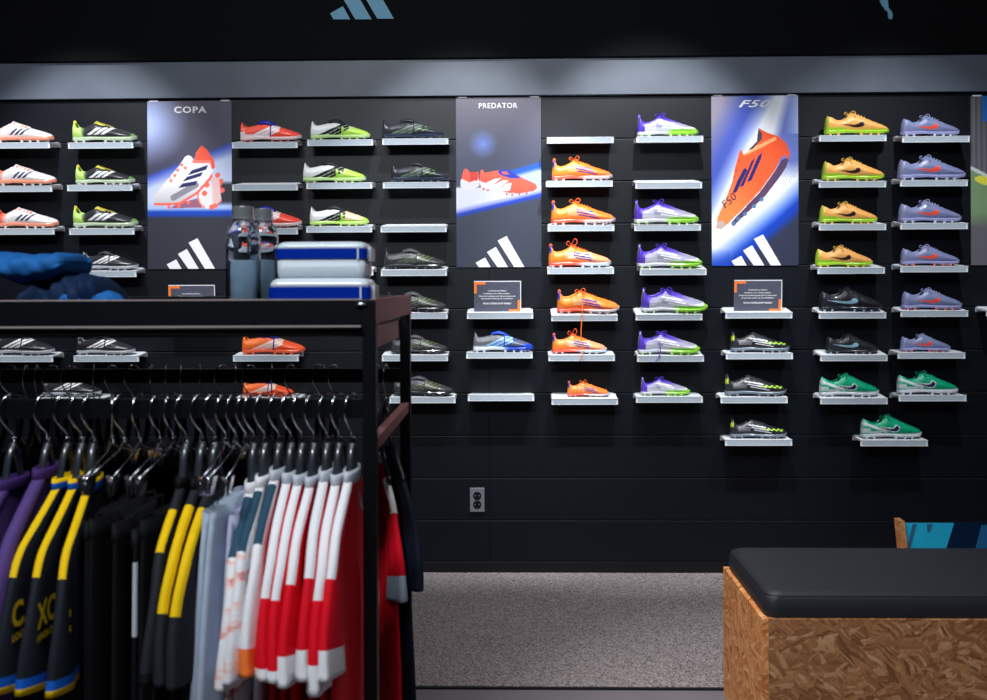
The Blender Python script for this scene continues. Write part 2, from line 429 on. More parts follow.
def poster(name, quad, art, label, nx, ny, title=None):
    """quad: px left,right,top,bottom measured at the poster face"""
    YP = -0.006
    l, r, t, b = quad
    a = at(l, (t+b)/2, YP); d = at(r, (t+b)/2, YP); zt = at((l+r)/2, t, YP).z; zb = at((l+r)/2, b, YP).z
    w = d.x-a.x; h = zt-zb
    root = empty(name, ((a.x+d.x)/2, -0.001, zb)); tag(root, label, 'poster', 'boot posters on the shoe wall')
    bm = bmesh.new(); box(bm, -w/2, w/2, -0.0045, 0, 0, h); mesh('backing_board', bm, mat('poster_board', (52, 54, 66), 0.6), root)
    bm = bmesh.new(); V = [[bm.verts.new((-w/2+w*i/nx, -0.005, h-h*j/ny)) for i in range(nx+1)] for j in range(ny+1)]
    lay = bm.loops.layers.float_color.new('Col')
    cols = [[(*lin(tuple(max(0, min(255, q)) for q in art(i/nx, j/ny))), 1) for i in range(nx+1)] for j in range(ny+1)]
    for j in range(ny):
        for i in range(nx):
            f = bm.faces.new((V[j+1][i], V[j+1][i+1], V[j][i+1], V[j][i]))
            for lp, (jj, ii) in zip(f.loops, ((j+1, i), (j+1, i+1), (j, i+1), (j, i))): lp[lay] = cols[jj][ii]
    mesh('printed_picture', bm, M_poster, root, recalc=False)
    for x in ((-w/2+0.03), (w/2-0.03)):
        bm = bmesh.new(); box(bm, x-0.02, x+0.02, -0.007, 0, h-0.002, h+0.0035); mesh('clip', bm, M_white, root)
    return root, w, h
def poster_bars(root, w, h, Z0, Z1, m=M_pwhite):
    bm = bmesh.new()
    for P in BARS:
        poly_prism(bm, [((x-20)/285*w-w/2, (623-y)/566*h+0.0008) for x, y in P], -0.0062, -0.0052)
    mesh('three_bar_logo', bm, m, root)
p1, w, h = poster('boot_poster', (147.6, 231.8, 101, 269), art1, 'tall dark poster picturing a white boot with coral heel', 170, 336)
poster_bars(p1, w, h, 0, 0)
t = text_mesh('title_lettering', 'COPA', M_pwhite, p1, 1, width=w*0.385, height=h*0.040, offset=0.035, space=1.15); t.location = (w*0.012, -0.006, h*(1-0.052))
p2, w, h = poster('boot_poster', (456.3, 541.2, 97.4, 267.2), art2, 'tall dark poster picturing a pair of red boots', 170, 336)
poster_bars(p2, w, h, 0, 0)
t = text_mesh('title_lettering', 'PREDATOR', M_pwhite, p2, 1, width=w*0.455, height=h*0.031, offset=0.012, space=1.1); t.location = (-w*0.003, -0.006, h*(1-0.048))
p3, w, h = poster('boot_poster', (711.6, 798.4, 95.6, 265.6), art3, 'tall bright blue and white poster picturing a large orange boot', 174, 336)
poster_bars(p3, w, h, 0, 0)
t = text_mesh('title_lettering', 'F50', M_pwhite, p3, 1, width=w*0.37, height=h*0.043, offset=0.02, shear=0.4, space=1.1); t.location = (w*0.0, -0.006, h*(1-0.047))
t = text_mesh('boot_lettering', 'F50', M_navy, p3, 1, width=w*0.19, height=h*0.045, offset=0.0, shear=0.2); t.location = (-w*0.30, -0.006, h*0.385); t.rotation_euler = (0, -0.75, 0)
p4, w, h = poster('boot_poster', (970.8, 1056, 95.6, 265), art4, 'poster with a football pitch photograph cut by the right edge', 100, 200)

# ------------------------------------------------------------------ wall outlet
o0 = at(477.3, 499.5, 0); root = empty('wall_outlet', o0)
tag(root, 'grey double wall socket low on the black wall panel', 'socket')
pw, ph = 0.034, 0.056
M_out = mat('outlet_grey', (112, 116, 126), 0.4); M_blk = mat('outlet_black', (10, 10, 12), 0.4)
bm = bmesh.new(); box(bm, -pw, pw, -0.012, 0, -ph, ph, 0, 0.003); mesh('cover_plate', bm, M_out, root)
for s in (1, -1):
    f = empty('socket', (0, -0.012, s*0.0205)); f.parent = root
    bm = bmesh.new(); rings(bm, [[(0.019*math.cos(2*PI*k/24)*q, y, 0.019*math.sin(2*PI*k/24)*q) for k in range(24)] for q, y in ((1, 0.0), (1, -0.0025), (0.93, -0.003), (0.9, -0.001), (0.05, -0.001))])
    so = mesh('socket', bm, M_blk, root, smooth=False); so.location = (0, -0.012, s*0.0205)
    bpy.data.objects.remove(f)
    bm = bmesh.new()
    for x in (-0.0095, 0.0095): tube(bm, [(x, -0.001, 0), (x, -0.0022, 0)], 0.0025, 8)
    mesh('contact', bm, M_out, so)

# ------------------------------------------------------------------ shelves
SD = 0.105
COLN = {'A': "column at the photo's left edge", 'B': 'column just left of the white-boot poster', 'C': 'first column right of the white-boot poster',
        'D': 'second column right of the white-boot poster', 'E': 'column just left of the red-boots poster', 'F': 'under the red-boots poster',
        'G': 'column just right of the red-boots poster', 'H': 'column just left of the orange-boot poster', 'I': 'under the orange-boot poster',
        'J': 'column just right of the orange-boot poster', 'K': 'second column right of the orange-boot poster', 'P': 'under the white-boot poster', 'L': 'at the right edge',
        'Q': 'between the two left columns'}
ORD = ['', 'first', 'second', 'third', 'fourth', 'fifth', 'sixth', 'seventh', 'eighth']
SH = {  # (left px, right px, front-top y)
 'A1': (-15, 49, 142.3), 'A2': (-13, 51.6, 185.8), 'A3': (-11, 54, 228.6), 'A6': (-12, 52.8, 356),
 'B1': (67.6, 133, 142.3), 'B2': (67, 132, 184.8), 'B3': (69.3, 133.5, 228.6), 'B4': (71, 136, 271), 'B6': (74.2, 138, 355.7), 'Q7': (40, 104, 398),
 'C1': (232.2, 296.8, 142), 'C2': (232.2, 297.3, 184.3), 'C3': (232.2, 297.3, 228.4), 'C4': (232.2, 297.3, 271), 'C6': (233.4, 298, 355.3), 'C7': (236, 300, 397.5),
 'D1': (307, 373.2, 139.5), 'D2': (306.3, 372, 182.6), 'D3': (306.6, 371.5, 226.3), 'D4': (308, 372.5, 269.5),
 'E1': (382.4, 448, 138.4), 'E2': (383, 448.6, 182), 'E3': (380.5, 446.6, 226), 'E4': (381, 446.6, 269.8), 'E5': (382, 447.2, 312.8), 'E6': (382.4, 447.4, 355), 'E7': (391, 454, 397),
 'F5': (467.4, 532.6, 312.7), 'F6': (467, 531.8, 352.3), 'F7': (468.4, 533.6, 394.8),
 'G1': (547, 613.7, 137), 'G2': (546.6, 612.2, 180.6), 'G3': (548.4, 613.9, 225), 'G4': (548.2, 613.3, 267.8), 'G5': (552, 617, 315.2), 'G6': (549.4, 613.9, 354.9), 'G7': (552.3, 617.3, 398.6),
 'H1': (636.8, 703, 136), 'H2': (635.8, 701.9, 182.4), 'H3': (634.8, 700.6, 224.6), 'H4': (640.7, 706, 269), 'H5': (636.4, 702, 314.4), 'H6': (638, 703.3, 355.7), 'H7': (636.8, 702, 396.5),
 'I5': (726.4, 791.8, 312.3), 'I6': (726.8, 792.2, 353), 'I7': (721.5, 786.8, 397), 'I8': (726.2, 791, 439.5),
 'J1': (819.9, 886, 135), 'J2': (819.9, 885.8, 181.2), 'J3': (820, 885.6, 224), 'J4': (819, 884, 267.6), 'J5': (820, 885.8, 312.5), 'J6': (821.6, 886.8, 355), 'J7': (821.6, 886.6, 398), 'J8': (862, 926.4, 440),
 'K1': (903.8, 968.8, 136), 'K2': (901.6, 967, 180), 'K3': (901.6, 967, 223), 'K4': (901.7, 967, 266), 'K5': (902.3, 967, 310.6), 'K6': (899, 964, 352.4), 'K7': (900, 965, 395),
 'L5': (988, 1053, 310), 'P5': (160, 225, 313)}
SW = 0.30
def make_shelf():
    r = empty('shoe_shelf')
    bm = bmesh.new(); box(bm, -SW/2, SW/2, -SD, -0.002, -0.003, 0.0)
    for s in (-1, 1):
        x = s*SW/2; P = [(-0.004, 0.0), (-SD, 0.0), (-SD, -0.004), (-0.004, -0.013)]
        a = [bm.verts.new((x, y, z)) for y, z in P]; b = [bm.verts.new((x-s*0.002, y, z)) for y, z in P]
        bm.faces.new(a); bm.faces.new(list(reversed(b)))
        for i in range(4): bm.faces.new((a[i], b[i], b[(i+1) % 4], a[(i+1) % 4]))
    mesh('tray', bm, M_white, r)
    bm = bmesh.new(); box(bm, -SW/2-0.001, SW/2+0.001, -SD-0.004, -SD, -0.0268, 0.0010, 0, 0.0008)
    box(bm, -SW/2-0.001, SW/2+0.001, -SD-0.006, -SD-0.004, -0.0268, -0.0242); box(bm, -SW/2-0.001, SW/2+0.001, -SD-0.006, -SD-0.004, -0.0016, 0.0010)
    mesh('price_rail', bm, M_white, r)
    bm = bmesh.new(); box(bm, -SW/2+0.008, SW/2-0.008, -SD-0.0052, -SD-0.004, -0.0240, -0.0020); mesh('price_strip', bm, M_strip, r)
    bm = bmesh.new(); box(bm, -SW/2+0.01, SW/2-0.01, -0.002, 0.012, -0.004, 0.002); box(bm, -SW/2, SW/2, -0.0035, -0.0005, -0.022, -0.003); mesh('wall_hook', bm, M_white, r)
    return r
shelf0 = None; SHELF = {}
for key, (l, r_, y) in SH.items():
    k = int(key[1:]); fy = -SD-0.004
    a = at(l, y, fy); b = at(r_, y, fy); cx = (a.x+b.x)/2; zf = (a.z+b.z)/2; zb = groove(k)-0.0005
    ang = math.atan2(zf-zb-0.0012, SD+0.004)
    if shelf0 is None: shelf0 = make_shelf(); s = shelf0
    else: s = copy_tree(shelf0)
    s.location = (cx, -0.0005, zb); s.rotation_euler = (-ang, 0, 0)
    # rotation about X: y=-SD side must sit at height zf
    s.rotation_euler = (math.atan2(zb-zf+0.0012, SD+0.004), 0, 0)
    pos = COLN[key[0]]
    has = key in ('G1', 'F7', 'H2', 'C2', 'E3', 'D4', 'L5')
    if key == 'J8': lb = 'shoe shelf under the lowest green boot, between the two right columns'
    elif key == 'L5': lb = "shoe shelf corner cut by the photo's right edge"
    elif key == 'Q7': lb = 'shoe shelf behind the garment rack rail, between the two left columns'
    else: lb = ('empty ' if has and key != 'D4' else '') + 'white metal shoe shelf, ' + ORD[k] + ' level down, ' + pos
    tag(s, lb, 'shelf', 'white shoe shelves on the slatwall')
    SHELF[key] = s
def on_shelf(key, x, y=-0.055):
    """world location on a shelf's tray at world x; returns (loc, rotx)"""
    s = SHELF[key]; a = s.rotation_euler.x
    return Vector((x, s.location.y + y*math.cos(a), s.location.z + y*math.sin(a) + 0.0004)), a

# ------------------------------------------------------------------ boots
L0 = 0.285
PROF = {
 'speed': [(0,.42),(.012,.70),(.03,.98),(.05,1.0),(.065,.90),(.09,.78),(.14,.73),(.2,.76),(.27,.86),(.33,.96),(.38,.97),(.45,.88),(.55,.79),(.65,.68),(.75,.59),(.85,.50),(.93,.42),(.98,.31),(1,.24)],
 'fold':  [(0,.42),(.012,.72),(.035,1.0),(.055,1.0),(.075,.88),(.10,.80),(.16,.82),(.24,.87),(.32,.93),(.42,.96),(.5,.91),(.6,.79),(.7,.68),(.8,.58),(.9,.47),(.96,.39),(1,.26)],
 'classic': [(0,.45),(.015,.74),(.035,.88),(.07,.92),(.11,.86),(.16,.76),(.22,.74),(.28,.78),(.34,.90),(.40,1.0),(.46,.97),(.55,.87),(.65,.75),(.75,.63),(.85,.52),(.93,.42),(.98,.31),(1,.24)]}
WID = [(0,.020),(.05,.029),(.15,.033),(.3,.032),(.45,.035),(.6,.041),(.72,.044),(.85,.040),(.94,.030),(1,.016)]
def zbot(u): return 0.0125 + 0.004*math.sin(min(1, max(0, (u-.15)/.45))*PI) + 0.006*max(0, (u-.8)/.2)**2
def make_boot(style, paint, soleP, studC, laceC, H=0.105, tongue=None, liner=(40, 36, 40), lace=True, loose=None, bow=0):
    root = empty('football_boot')
    N = 104; Mh = 42
    prof = PROF[style]
    us = []
    for i in range(N+1):
        t = i/N; us.append(0.5*t + 0.5*(0.5-0.5*math.cos(PI*t)))
    bm = bmesh.new(); lay = bm.loops.layers.float_color.new('Col'); grid = []; info = []
    for u in us:
        w = interp(WID, u); zb = zbot(u); zt = interp(prof, u)*H
        e = min(1, math.sqrt(max(0.0, 1-(1-min(1, u/0.03))**2))*0.9+0.1) * min(1, math.sqrt(max(0, 1-(1-min(1, (1-u)/0.10))**2))*0.85+0.15)
        w *= e
        h = zt-zb; ring = []; inf = []
        dip = 0.034*min(1, max(0, (u-.045)/.03))*min(1, max(0, (.345-u)/.05))
        for j in range(-Mh, Mh):
            a = abs(j)/Mh   # 0 bottom .. 1 top
            s = 1 if j >= 0 else -1
            an = a*PI
            # vertical coordinate 0..1
            v = 0.5-0.5*math.cos(an); 
            if a < 0.5: yy = math.sin(an)**0.45
            else: yy = math.sin(an)**0.85 * (1.0-0.34*((a-.5)*2)**1.0*(0.6+0.4*min(1, h/0.08)))
            z = zb + h*v**(0.9)
            if dip and v > 0.90: z -= dip*min(1, (v-0.90)/0.06)
            y = -s*w*yy*(1 if u > .08 else 1)
            # slight medial curve of last
            y += 0.004*math.sin(u*PI)
            ring.append((u*L0, y, z)); inf.append((u, v, zt, z, dip > 0.01 and v > 0.93, s))
        grid.append(ring); info.append(inf)
    V = [[bm.verts.new(p) for p in r] for r in grid]; n = 2*Mh
    def colr(i, j):
        u, v, zt, z, inn, s = info[i][j]
        if inn: return (*lin(liner), 1)
        return (*lin(paint(u, (z-0.012)/(H-0.012), v, s)), 1)
    CC = [[colr(i, j) for j in range(n)] for i in range(N+1)]
    for i in range(N):
        for j in range(n):
            k = (j+1) % n
            f = bm.faces.new((V[i][j], V[i][k], V[i+1][k], V[i+1][j])); f.smooth = True
            for lp, (a_, b_) in zip(f.loops, ((i, j), (i, k), (i+1, k), (i+1, j))): lp[lay] = CC[a_][b_]
    for R, i in ((list(reversed(V[0])), 0), (V[-1], N)):
        f = bm.faces.new(R)
        for lp in f.loops: lp[lay] = CC[i][Mh]
    mesh('upper', bm, M_shoe, root)
    # outsole
    bm = bmesh.new(); lay = bm.loops.layers.float_color.new('Col'); rs = []
    for u in us[::2]:
        w = interp(WID, u)*0.99+0.0012; zb = zbot(u)
        e = min(1, math.sqrt(max(0.0, 1-(1-min(1, u/0.03))**2))*0.9+0.1) * min(1, math.sqrt(max(0, 1-(1-min(1, (1-u)/0.10))**2))*0.85+0.15)
        w *= e; hs = 0.010*(1-0.3*math.sin(min(1, max(0, (u-.3)/.3))*PI))
        rs.append([((u*1.004-0.003)*L0, 0.004*math.sin(u*PI)+w*yy, zb+dz) for yy, dz in ((-.8, -.005), (-1, -.001), (-1.03, hs*.6), (-.96, hs), (.96, hs), (1.03, hs*.6), (1, -.001), (.8, -.005))])
    V = rings(bm, rs)
    for f in bm.faces:
        f.smooth = False
        for lp in f.loops:
            x = lp.vert.co.x/L0; lp[lay] = (*lin(soleP(max(0, min(1, x)))), 1)
    mesh('outsole', bm, M_sole, root)
    sm = mat('stud_%d_%d_%d' % studC, studC, 0.3, coat=0.4)
    stud_me = None
    for (u, yy) in ((.07, 1), (.07, -1), (.19, 1), (.19, -1), (.54, 1), (.54, -1), (.68, 1), (.68, -1), (.80, 1), (.80, -1), (.90, 0)):
        zb = zbot(u)-0.004
        if stud_me is None:
            bm = bmesh.new(); lathe(bm, [(0.0045, -1.0), (0.0052, -0.9), (0.0072, -0.1), (0.009, 0.3)], 10)
            o = mesh('stud', bm, sm, root, smooth=False); stud_me = o.data
        else: o = link('stud', stud_me, root)
        o.location = (u*L0, 0.004*math.sin(u*PI)-yy*(interp(WID, u)-0.008), zb); o.scale = (1, 1, zb-0.0002)
    lm = mat('lace_%d_%d_%d' % laceC, laceC, 0.7)
    if lace:
        bm = bmesh.new()
        for q in range(6):
            u = 0.37+q*0.045; zt = interp(prof, u)*H; u2 = u+0.03; z2 = interp(prof, u2)*H
            ww = 0.014
            tube(bm, smooth_path([(u*L0, -ww, zt-0.010), (u*L0+0.003, -ww*.5, zt+0.0005), ((u+u2)/2*L0, 0.002, (zt+z2)/2+0.003), (u2*L0, ww*.6, z2+0.0005), (u2*L0, ww, z2-0.009)], 3), 0.0017, 5)
        if bow:
            u = 0.36; zt = interp(prof, u)*H
            for (dx, dy, dz) in ((-.022, -.012, .008*bow), (.026, -.014, .014*bow)):
                tube(bm, smooth_path([(u*L0, 0, zt), (u*L0+dx*.6, dy, zt+dz+0.004), (u*L0+dx, dy*1.3, zt+dz*0.5), (u*L0+dx*.4, dy*.8, zt-0.002), (u*L0, 0, zt)], 4), 0.0016, 5)
            tube(bm, smooth_path([(u*L0, 0, zt), (u*L0+.01, -.018, zt+.004), (u*L0+.026, -.026, zt-.012)], 4), 0.0016, 5)
        mesh('laces', bm, lm, root, smooth=True)
    if tongue:
        tc = mat('tongue_%d_%d_%d' % tongue, tongue, 0.5)
        bm = bmesh.new(); rs = []
        for q in range(13):
            u = 0.30+q*0.024; zt = interp(prof, u)*H+0.0035+0.006*math.sin(q/12*PI)
            ww = 0.019*(0.75+0.35*math.sin(q/12*PI)); dr = 0.012
            rs.append([(u*L0, yy*ww, zt-dr*abs(yy)**2.2+d) for yy, d in ((-1, -.003), (-.7, 0), (-.35, .001), (0, .0015), (.35, .001), (.7, 0), (1, -.003), (.6, -.005), (0, -.006), (-.6, -.005))])
        rings(bm, rs); mesh('fold_tongue', bm, tc, root, smooth=True)
        bm = bmesh.new()
        uu = 0.52; zt = interp(prof, uu)*H; ww = interp(WID, uu)
        tube(bm, smooth_path([(uu*L0, -ww*1.0, zt*0.35), (uu*L0+.002, -ww*0.96, zt*0.65), (uu*L0+.002, -ww*0.6, zt*0.97), (uu*L0, 0, zt+0.004), (uu*L0, ww*.7, zt*.9)], 4), 0.0024, 6)
        mesh('strap', bm, tc, root, smooth=True)
    if style == 'speed' or style == 'fold':
        bm = bmesh.new(); zt = H*1.0
        tube(bm, smooth_path([(0.008*1, 0, zt*0.82), (0.006, 0, zt*0.98), (0.012, 0, zt*1.025), (0.017, 0, zt*0.94)], 4), 0.0028, 6)
        mesh('heel_tab', bm, lm if style == 'speed' else mat('tab_dark', (40, 40, 46), 0.6), root, smooth=True)
    if loose:
        bm = bmesh.new(); tube(bm, smooth_path(loose, 5), 0.0019, 6); mesh('loose_lace', bm, lm, root, smooth=True)
    return root

def stripes3(u, z, x0=.36, dx=.095, wd=.045, z0=.22, z1=.72, sl=-.24):
    """three slanted bars on the boot side: returns True inside"""
    if not (z0 < z < z1): return False
    uu = u - sl*(z-z0)
    for k in range(3):
        a = x0+k*dx
        if a < uu < a+wd: return True
    return False
def hstripes(u, z, top=.40, n=3):
    """long shallow diagonals used on light speed boots"""
    for k in range(n):
        # line going down to the right
        zc = 0.68 - 0.15*k - 0.55*(u-0.30-0.05*k)
        if abs(z-zc) < 0.034 and 0.30+0.05*k < u < 0.60+0.05*k: return True
    return False
W = (238, 238, 240)
def p_coral(u, z, v, s):       # white boot, coral heel, navy bars
    c = mix((252, 96, 76), (244, 240, 240), (u-.13-(z-.4)*.1)/.10)
    if z < .10: c = (246, 130, 96) if u > .2 else (250, 100, 80)
    if stripes3(u, z, .34, .085, .045, .26, .62, .32): c = (30, 32, 88)
    if v > .88 and .34 < u < .62 and math.sin(u*110) > 0: c = (252, 120, 96)
    return c
def p_blackgreen(u, z, v, s):  # black with white bars, lime edges
    c = (44, 46, 52)
    if u < .16-(z-.5)*.10: c = (184, 222, 118) if z < .8 else (206, 232, 76)
    elif u < .22-(z-.5)*.1: c = mix((150, 190, 100), (60, 60, 64), (u-.16)/.06)
    if z < .16: c = (176, 208, 140)
    if v > .93 and u < .5: c = (222, 214, 70)
    if u > .93: c = mix(c, (140, 220, 80), .6)
    if stripes3(u, z, .25, .105, .072, .28, .66, .42): c = (240, 240, 240)
    return c
def p_blackwhite(u, z, v, s):
    c = (38, 38, 44)
    if stripes3(u, z, .20, .10, .068, .30, .82, .55) and u < .72: c = (238, 238, 240)
    if z < .12: c = (170, 170, 176)
    if .5 < u < .9 and abs(z-.38+.25*(u-.5)) < .02: c = (150, 150, 156)
    if v > .9 and u < .45: c = (176, 176, 180)
    return c
def fold_bars(u, z, c, bar):
    for k, (a, b) in enumerate(((.16, .30), (.30, .44), (.44, .56))):
        uu = u-(z-.12)*.62
        if a-.03 < uu+0.02*k < b-.065 and .14 < z < .78-.07*k and u < .66: return bar
    return c
def p_foldred(u, z, v, s):
    c = mix((255, 98, 78), (252, 82, 66), u)
    if z < .30-.1*u and u < .5: c = (240, 232, 232)
    if u < .1 and z < .45: c = (240, 232, 232)
    return fold_bars(u, z, c, (240, 234, 234))
def p_foldorange(u, z, v, s):
    c = mix((255, 122, 44), (250, 88, 48), u)
    c = fold_bars(u, z, c, (250, 226, 214))
    if z < .16 and u < .55: c = (40, 50, 150)
    return c
def p_foldwhite(u, z, v, s):
    c = mix((238, 238, 238), (184, 226, 92), (u-.40)/.2*max(0, 1.35-z*1.7))
    if z < .2: c = (172, 216, 76) if u > .15 else (200, 214, 190)
    c = fold_bars(u, z, c, (34, 36, 40))
    if .54 < u < .58 and z < .6: c = (160, 214, 66)
    if u > .92: c = (178, 222, 84)
    return c
def p_foldwhite2(u, z, v, s):
    c = p_foldwhite(u, z, v, s)
    if .62 < u < .9 and z > .22: c = (240, 206, 172)
    return c
def p_foldblack(u, z, v, s):
    c = (46, 48, 56); c = fold_bars(u, z, c, (92, 96, 106))
    for k in range(4):
        uu = u-(z-.2)*.75-.18-k*.13
        if abs(uu) < .010 and .2 < z < .8 and math.sin(z*30+k) > -.4: c = (150, 206, 60)
    if v > .9 and .12 < u < .3: c = (160, 214, 70)
    if z < .14: c = (38, 50, 68)
    return c
def p_foldgrey(u, z, v, s):
    c = (60, 61, 65); c = fold_bars(u, z, c, (84, 86, 90))
    for k in range(5):
        uu = u-(z-.2)*.8-.14-k*.13
        if abs(uu) < .008 and .3 < z < .8 and k < 4: c = (150, 176, 66)
    return c
def p_foldblue(u, z, v, s):
    c = mix((112, 114, 122), (90, 92, 100), u*2)
    if z < .22: c = (206, 214, 224) if u < .45 else ((24, 130, 190) if u < .58 else (26, 66, 176))
    c = fold_bars(u, z, c, (150, 190, 226))
    for k in range(3):
        uu = u-(z-.12)*.62
        if abs(uu-(.24+.13*k)) < .018 and .2 < z < .7: c = (30, 84, 190)
    if u > .8 and z < .35: c = (34, 72, 186)
    return c
def p_orange(u, z, v, s):
    c = mix((255, 150, 58), (255, 128, 44), u*1.2)
    if u > .8: c = mix(c, (250, 150, 110), (u-.8)*3)
    if z < .16: c = (252, 110, 60)
    if u < .05 and z > .6: c = (60, 60, 170)
    if hstripes(u*.94+.0, z+.02) and u > .40: c = (44, 52, 150)
    elif .26 < u < .44 and .34 < z < .66: c = mix(c, (250, 206, 170), .6)
    return c
def p_orange2(u, z, v, s):
    c = p_orange(u, z, v, s)
    if .30 < u < .68 and .3 < z < .62 and c != (44, 52, 150): c = mix(c, (246, 232, 220), .7)
    if u > .68 and z > .15: c = mix(c, (246, 190, 160), .6)
    return c
def p_purple(u, z, v, s):
    c = mix((92, 66, 196), (164, 163, 188), (u-.10)/.14)
    if v > .80 and u < .72: c = mix((88, 60, 192), c, (u-.5)*4 if u > .5 else 0)
    if u > .62: c = mix(c, (150, 148, 172), (u-.62)*2)
    if z < .34 and u > .12: c = (206, 208, 220)
    if hstripes(u, z): c = (250, 250, 252)
    elif z < .5 and .12 < u < .3: c = mix(c, (222, 222, 232), .6)
    if z < .24 and u > .48: c = mix(c, (150, 214, 70), (u-.48)*8)
    if u > .93: c = (154, 216, 70)
    if v > .94 and u < .2: c = (206, 230, 90)
    return c
def p_bwspeed(u, z, v, s):
    c = mix((50, 52, 58), (34, 36, 42), u)
    if .12 < u < .34 and .3 < z < .55: c = mix(c, (168, 170, 178), .55)
    if hstripes(u, z): c = (226, 228, 232)
    if .58 < u < .97 and abs(z-(.44-.30*(u-.58))-.035*math.sin(u*70)) < .030: c = (176, 226, 50)
    if u < .045 and .55 < z < .8: c = (206, 236, 70)
    return c
SWP = [(.293,.46),(.373,.365),(.463,.268),(.528,.262),(.57,.34),(.578,.464),(.556,.56),(.522,.54),(.514,.445),(.463,.395),(.373,.43)]
def swoosh(u, z, k=1.0):
    return inpoly(.578-(.578-u)/k, z, SWP)
def nike_like(body, edge, sw, edgez=.24, out=None, heel=None, sk=1.0):
    def f(u, z, v, s):
        c = mix(body, tuple(max(0, q-14) for q in body), u)
        if z < edgez-(.1 if u > .3 else 0)*1.0 + .02*math.sin(u*9): c = edge
        if u < .07 and edge != body: c = mix(edge, c, u/.07)
        if heel and (abs(z-(.62-1.15*(u-.06))) < .075) and u < .40: c = heel
        if heel and u < .12 and z < .5: c = mix(heel, body, max(0, math.sin(z*16)))
        if swoosh(u, z, sk): return sw
        if out and (swoosh(u-.014, z-.02) or swoosh(u-.010, z+.04) or swoosh(u+.010, z-.045)): return out
        if .5 < u < .9 and z > .35 and math.sin(u*120+z*10) > .93: c = tuple(max(0, q-26) for q in c)
        return c
    return f
flat = lambda c: (lambda x: c)
SOLE_P = lambda x: mix((206, 208, 218), (146, 212, 66), (x-.45)*9)
KINDS = {
 'coral': (lambda: make_boot('speed', p_coral, flat((236, 150, 120)), (214, 214, 220), (246, 240, 240), 0.092), 'white football boot with coral heel and navy bars'),
 'bgreen': (lambda: make_boot('speed', p_blackgreen, flat((192, 206, 178)), (196, 204, 190), (228, 210, 90), 0.092), 'black football boot with white bars and lime heel'),
 'bwhite': (lambda: make_boot('fold', p_blackwhite, flat((176, 178, 186)), (150, 152, 160), (200, 200, 205), 0.090, tongue=(44, 44, 50)), 'black football boot with white bars'),
 'fred': (lambda: make_boot('fold', p_foldred, flat((226, 206, 208)), (216, 90, 80), (250, 80, 70), 0.090, tongue=(34, 44, 160), lace=False), 'red football boot with blue fold-over tongue'),
 'forange': (lambda: make_boot('fold', p_foldorange, flat((240, 100, 60)), (244, 96, 56), (250, 120, 60), 0.088, tongue=(36, 48, 160), lace=False), 'orange football boot with blue tongue strap'),
 'fwhite': (lambda: make_boot('fold', p_foldwhite, flat((190, 220, 150)), (170, 200, 120), (230, 230, 230), 0.092, tongue=(36, 38, 42), lace=False), 'white and lime football boot with black slashes'),
 'fwhite2': (lambda: make_boot('fold', p_foldwhite2, flat((190, 226, 120)), (170, 200, 120), (230, 230, 230), 0.092, tongue=(36, 38, 42), lace=False), 'white and lime football boot with peach toe'),
 'fblack': (lambda: make_boot('fold', p_foldblack, flat((40, 52, 72)), (50, 56, 70), (160, 214, 60), 0.089, tongue=(38, 40, 46), lace=False), 'black football boot with green flecks'),
 'fgrey': (lambda: make_boot('fold', p_foldgrey, flat((40, 42, 46)), (48, 50, 54), (70, 70, 74), 0.088, tongue=(70, 72, 76), lace=False), 'dark grey football boot with thin green lines'),
 'fblue': (lambda: make_boot('fold', p_foldblue, lambda x: mix((206, 214, 222), (26, 70, 180), (x-.5)*9), (190, 200, 214), (30, 60, 150), 0.094, tongue=(28, 72, 190), lace=False), 'grey and blue football boot'),
 'orange': (lambda: make_boot('speed', p_orange, lambda x: mix((250, 96, 70), (214, 196, 196), (x-.4)*6), (226, 190, 190), (255, 120, 44), 0.102, bow=1), 'orange football boot with navy bars'),
 'orange2': (lambda: make_boot('speed', p_orange2, lambda x: mix((250, 96, 70), (196, 208, 226), (x-.4)*6), (206, 200, 210), (255, 104, 44), 0.102, bow=2), 'orange football boot with pale side and red laces'),
 'purple': (lambda: make_boot('speed', p_purple, SOLE_P, (190, 226, 140), (86, 60, 196), 0.101, bow=.6), 'silver and violet football boot with lime sole'),
 'silver': (lambda: make_boot('speed', p_bwspeed, flat((120, 132, 146)), (130, 140, 150), (44, 46, 52), 0.098), 'black football boot with silver bars and lime squiggle'),
 'peach': (lambda: make_boot('classic', nike_like((252, 184, 104), (172, 216, 48), (46, 22, 30), .26, sk=1.3), flat((164, 212, 48)), (240, 190, 80), (240, 196, 90), 0.100, bow=.8), 'peach and lime football boot with dark tick'),
 'lilac': (lambda: make_boot('classic', nike_like((130, 137, 178), (140, 146, 188), (252, 84, 58), .2, sk=1.3), flat((150, 154, 200)), (190, 196, 220), (160, 164, 206), 0.097, bow=.8), 'lilac-blue football boot with red tick'),
 'lilac2': (lambda: make_boot('classic', nike_like((130, 137, 178), (140, 146, 188), (252, 84, 58), .2, sk=1.3), flat((150, 154, 200)), (236, 110, 90), (160, 164, 206), 0.097, bow=.8), 'lilac-blue football boot with red tick and red studs'),
 'bnike': (lambda: make_boot('classic', nike_like((44, 45, 52), (34, 35, 42), (150, 196, 220), .2, sk=1.7), flat((36, 40, 50)), (150, 172, 192), (34, 36, 42), 0.102, bow=.9), 'black football boot with pale blue tick'),
 'green': (lambda: make_boot('classic', nike_like((0, 164, 122), (206, 212, 218), (22, 36, 76), .27, out=(214, 222, 226), heel=(206, 214, 218)), flat((206, 212, 218)), (206, 212, 218), (0, 150, 110), 0.104, bow=.9), 'green and white football boot with navy tick'),
}
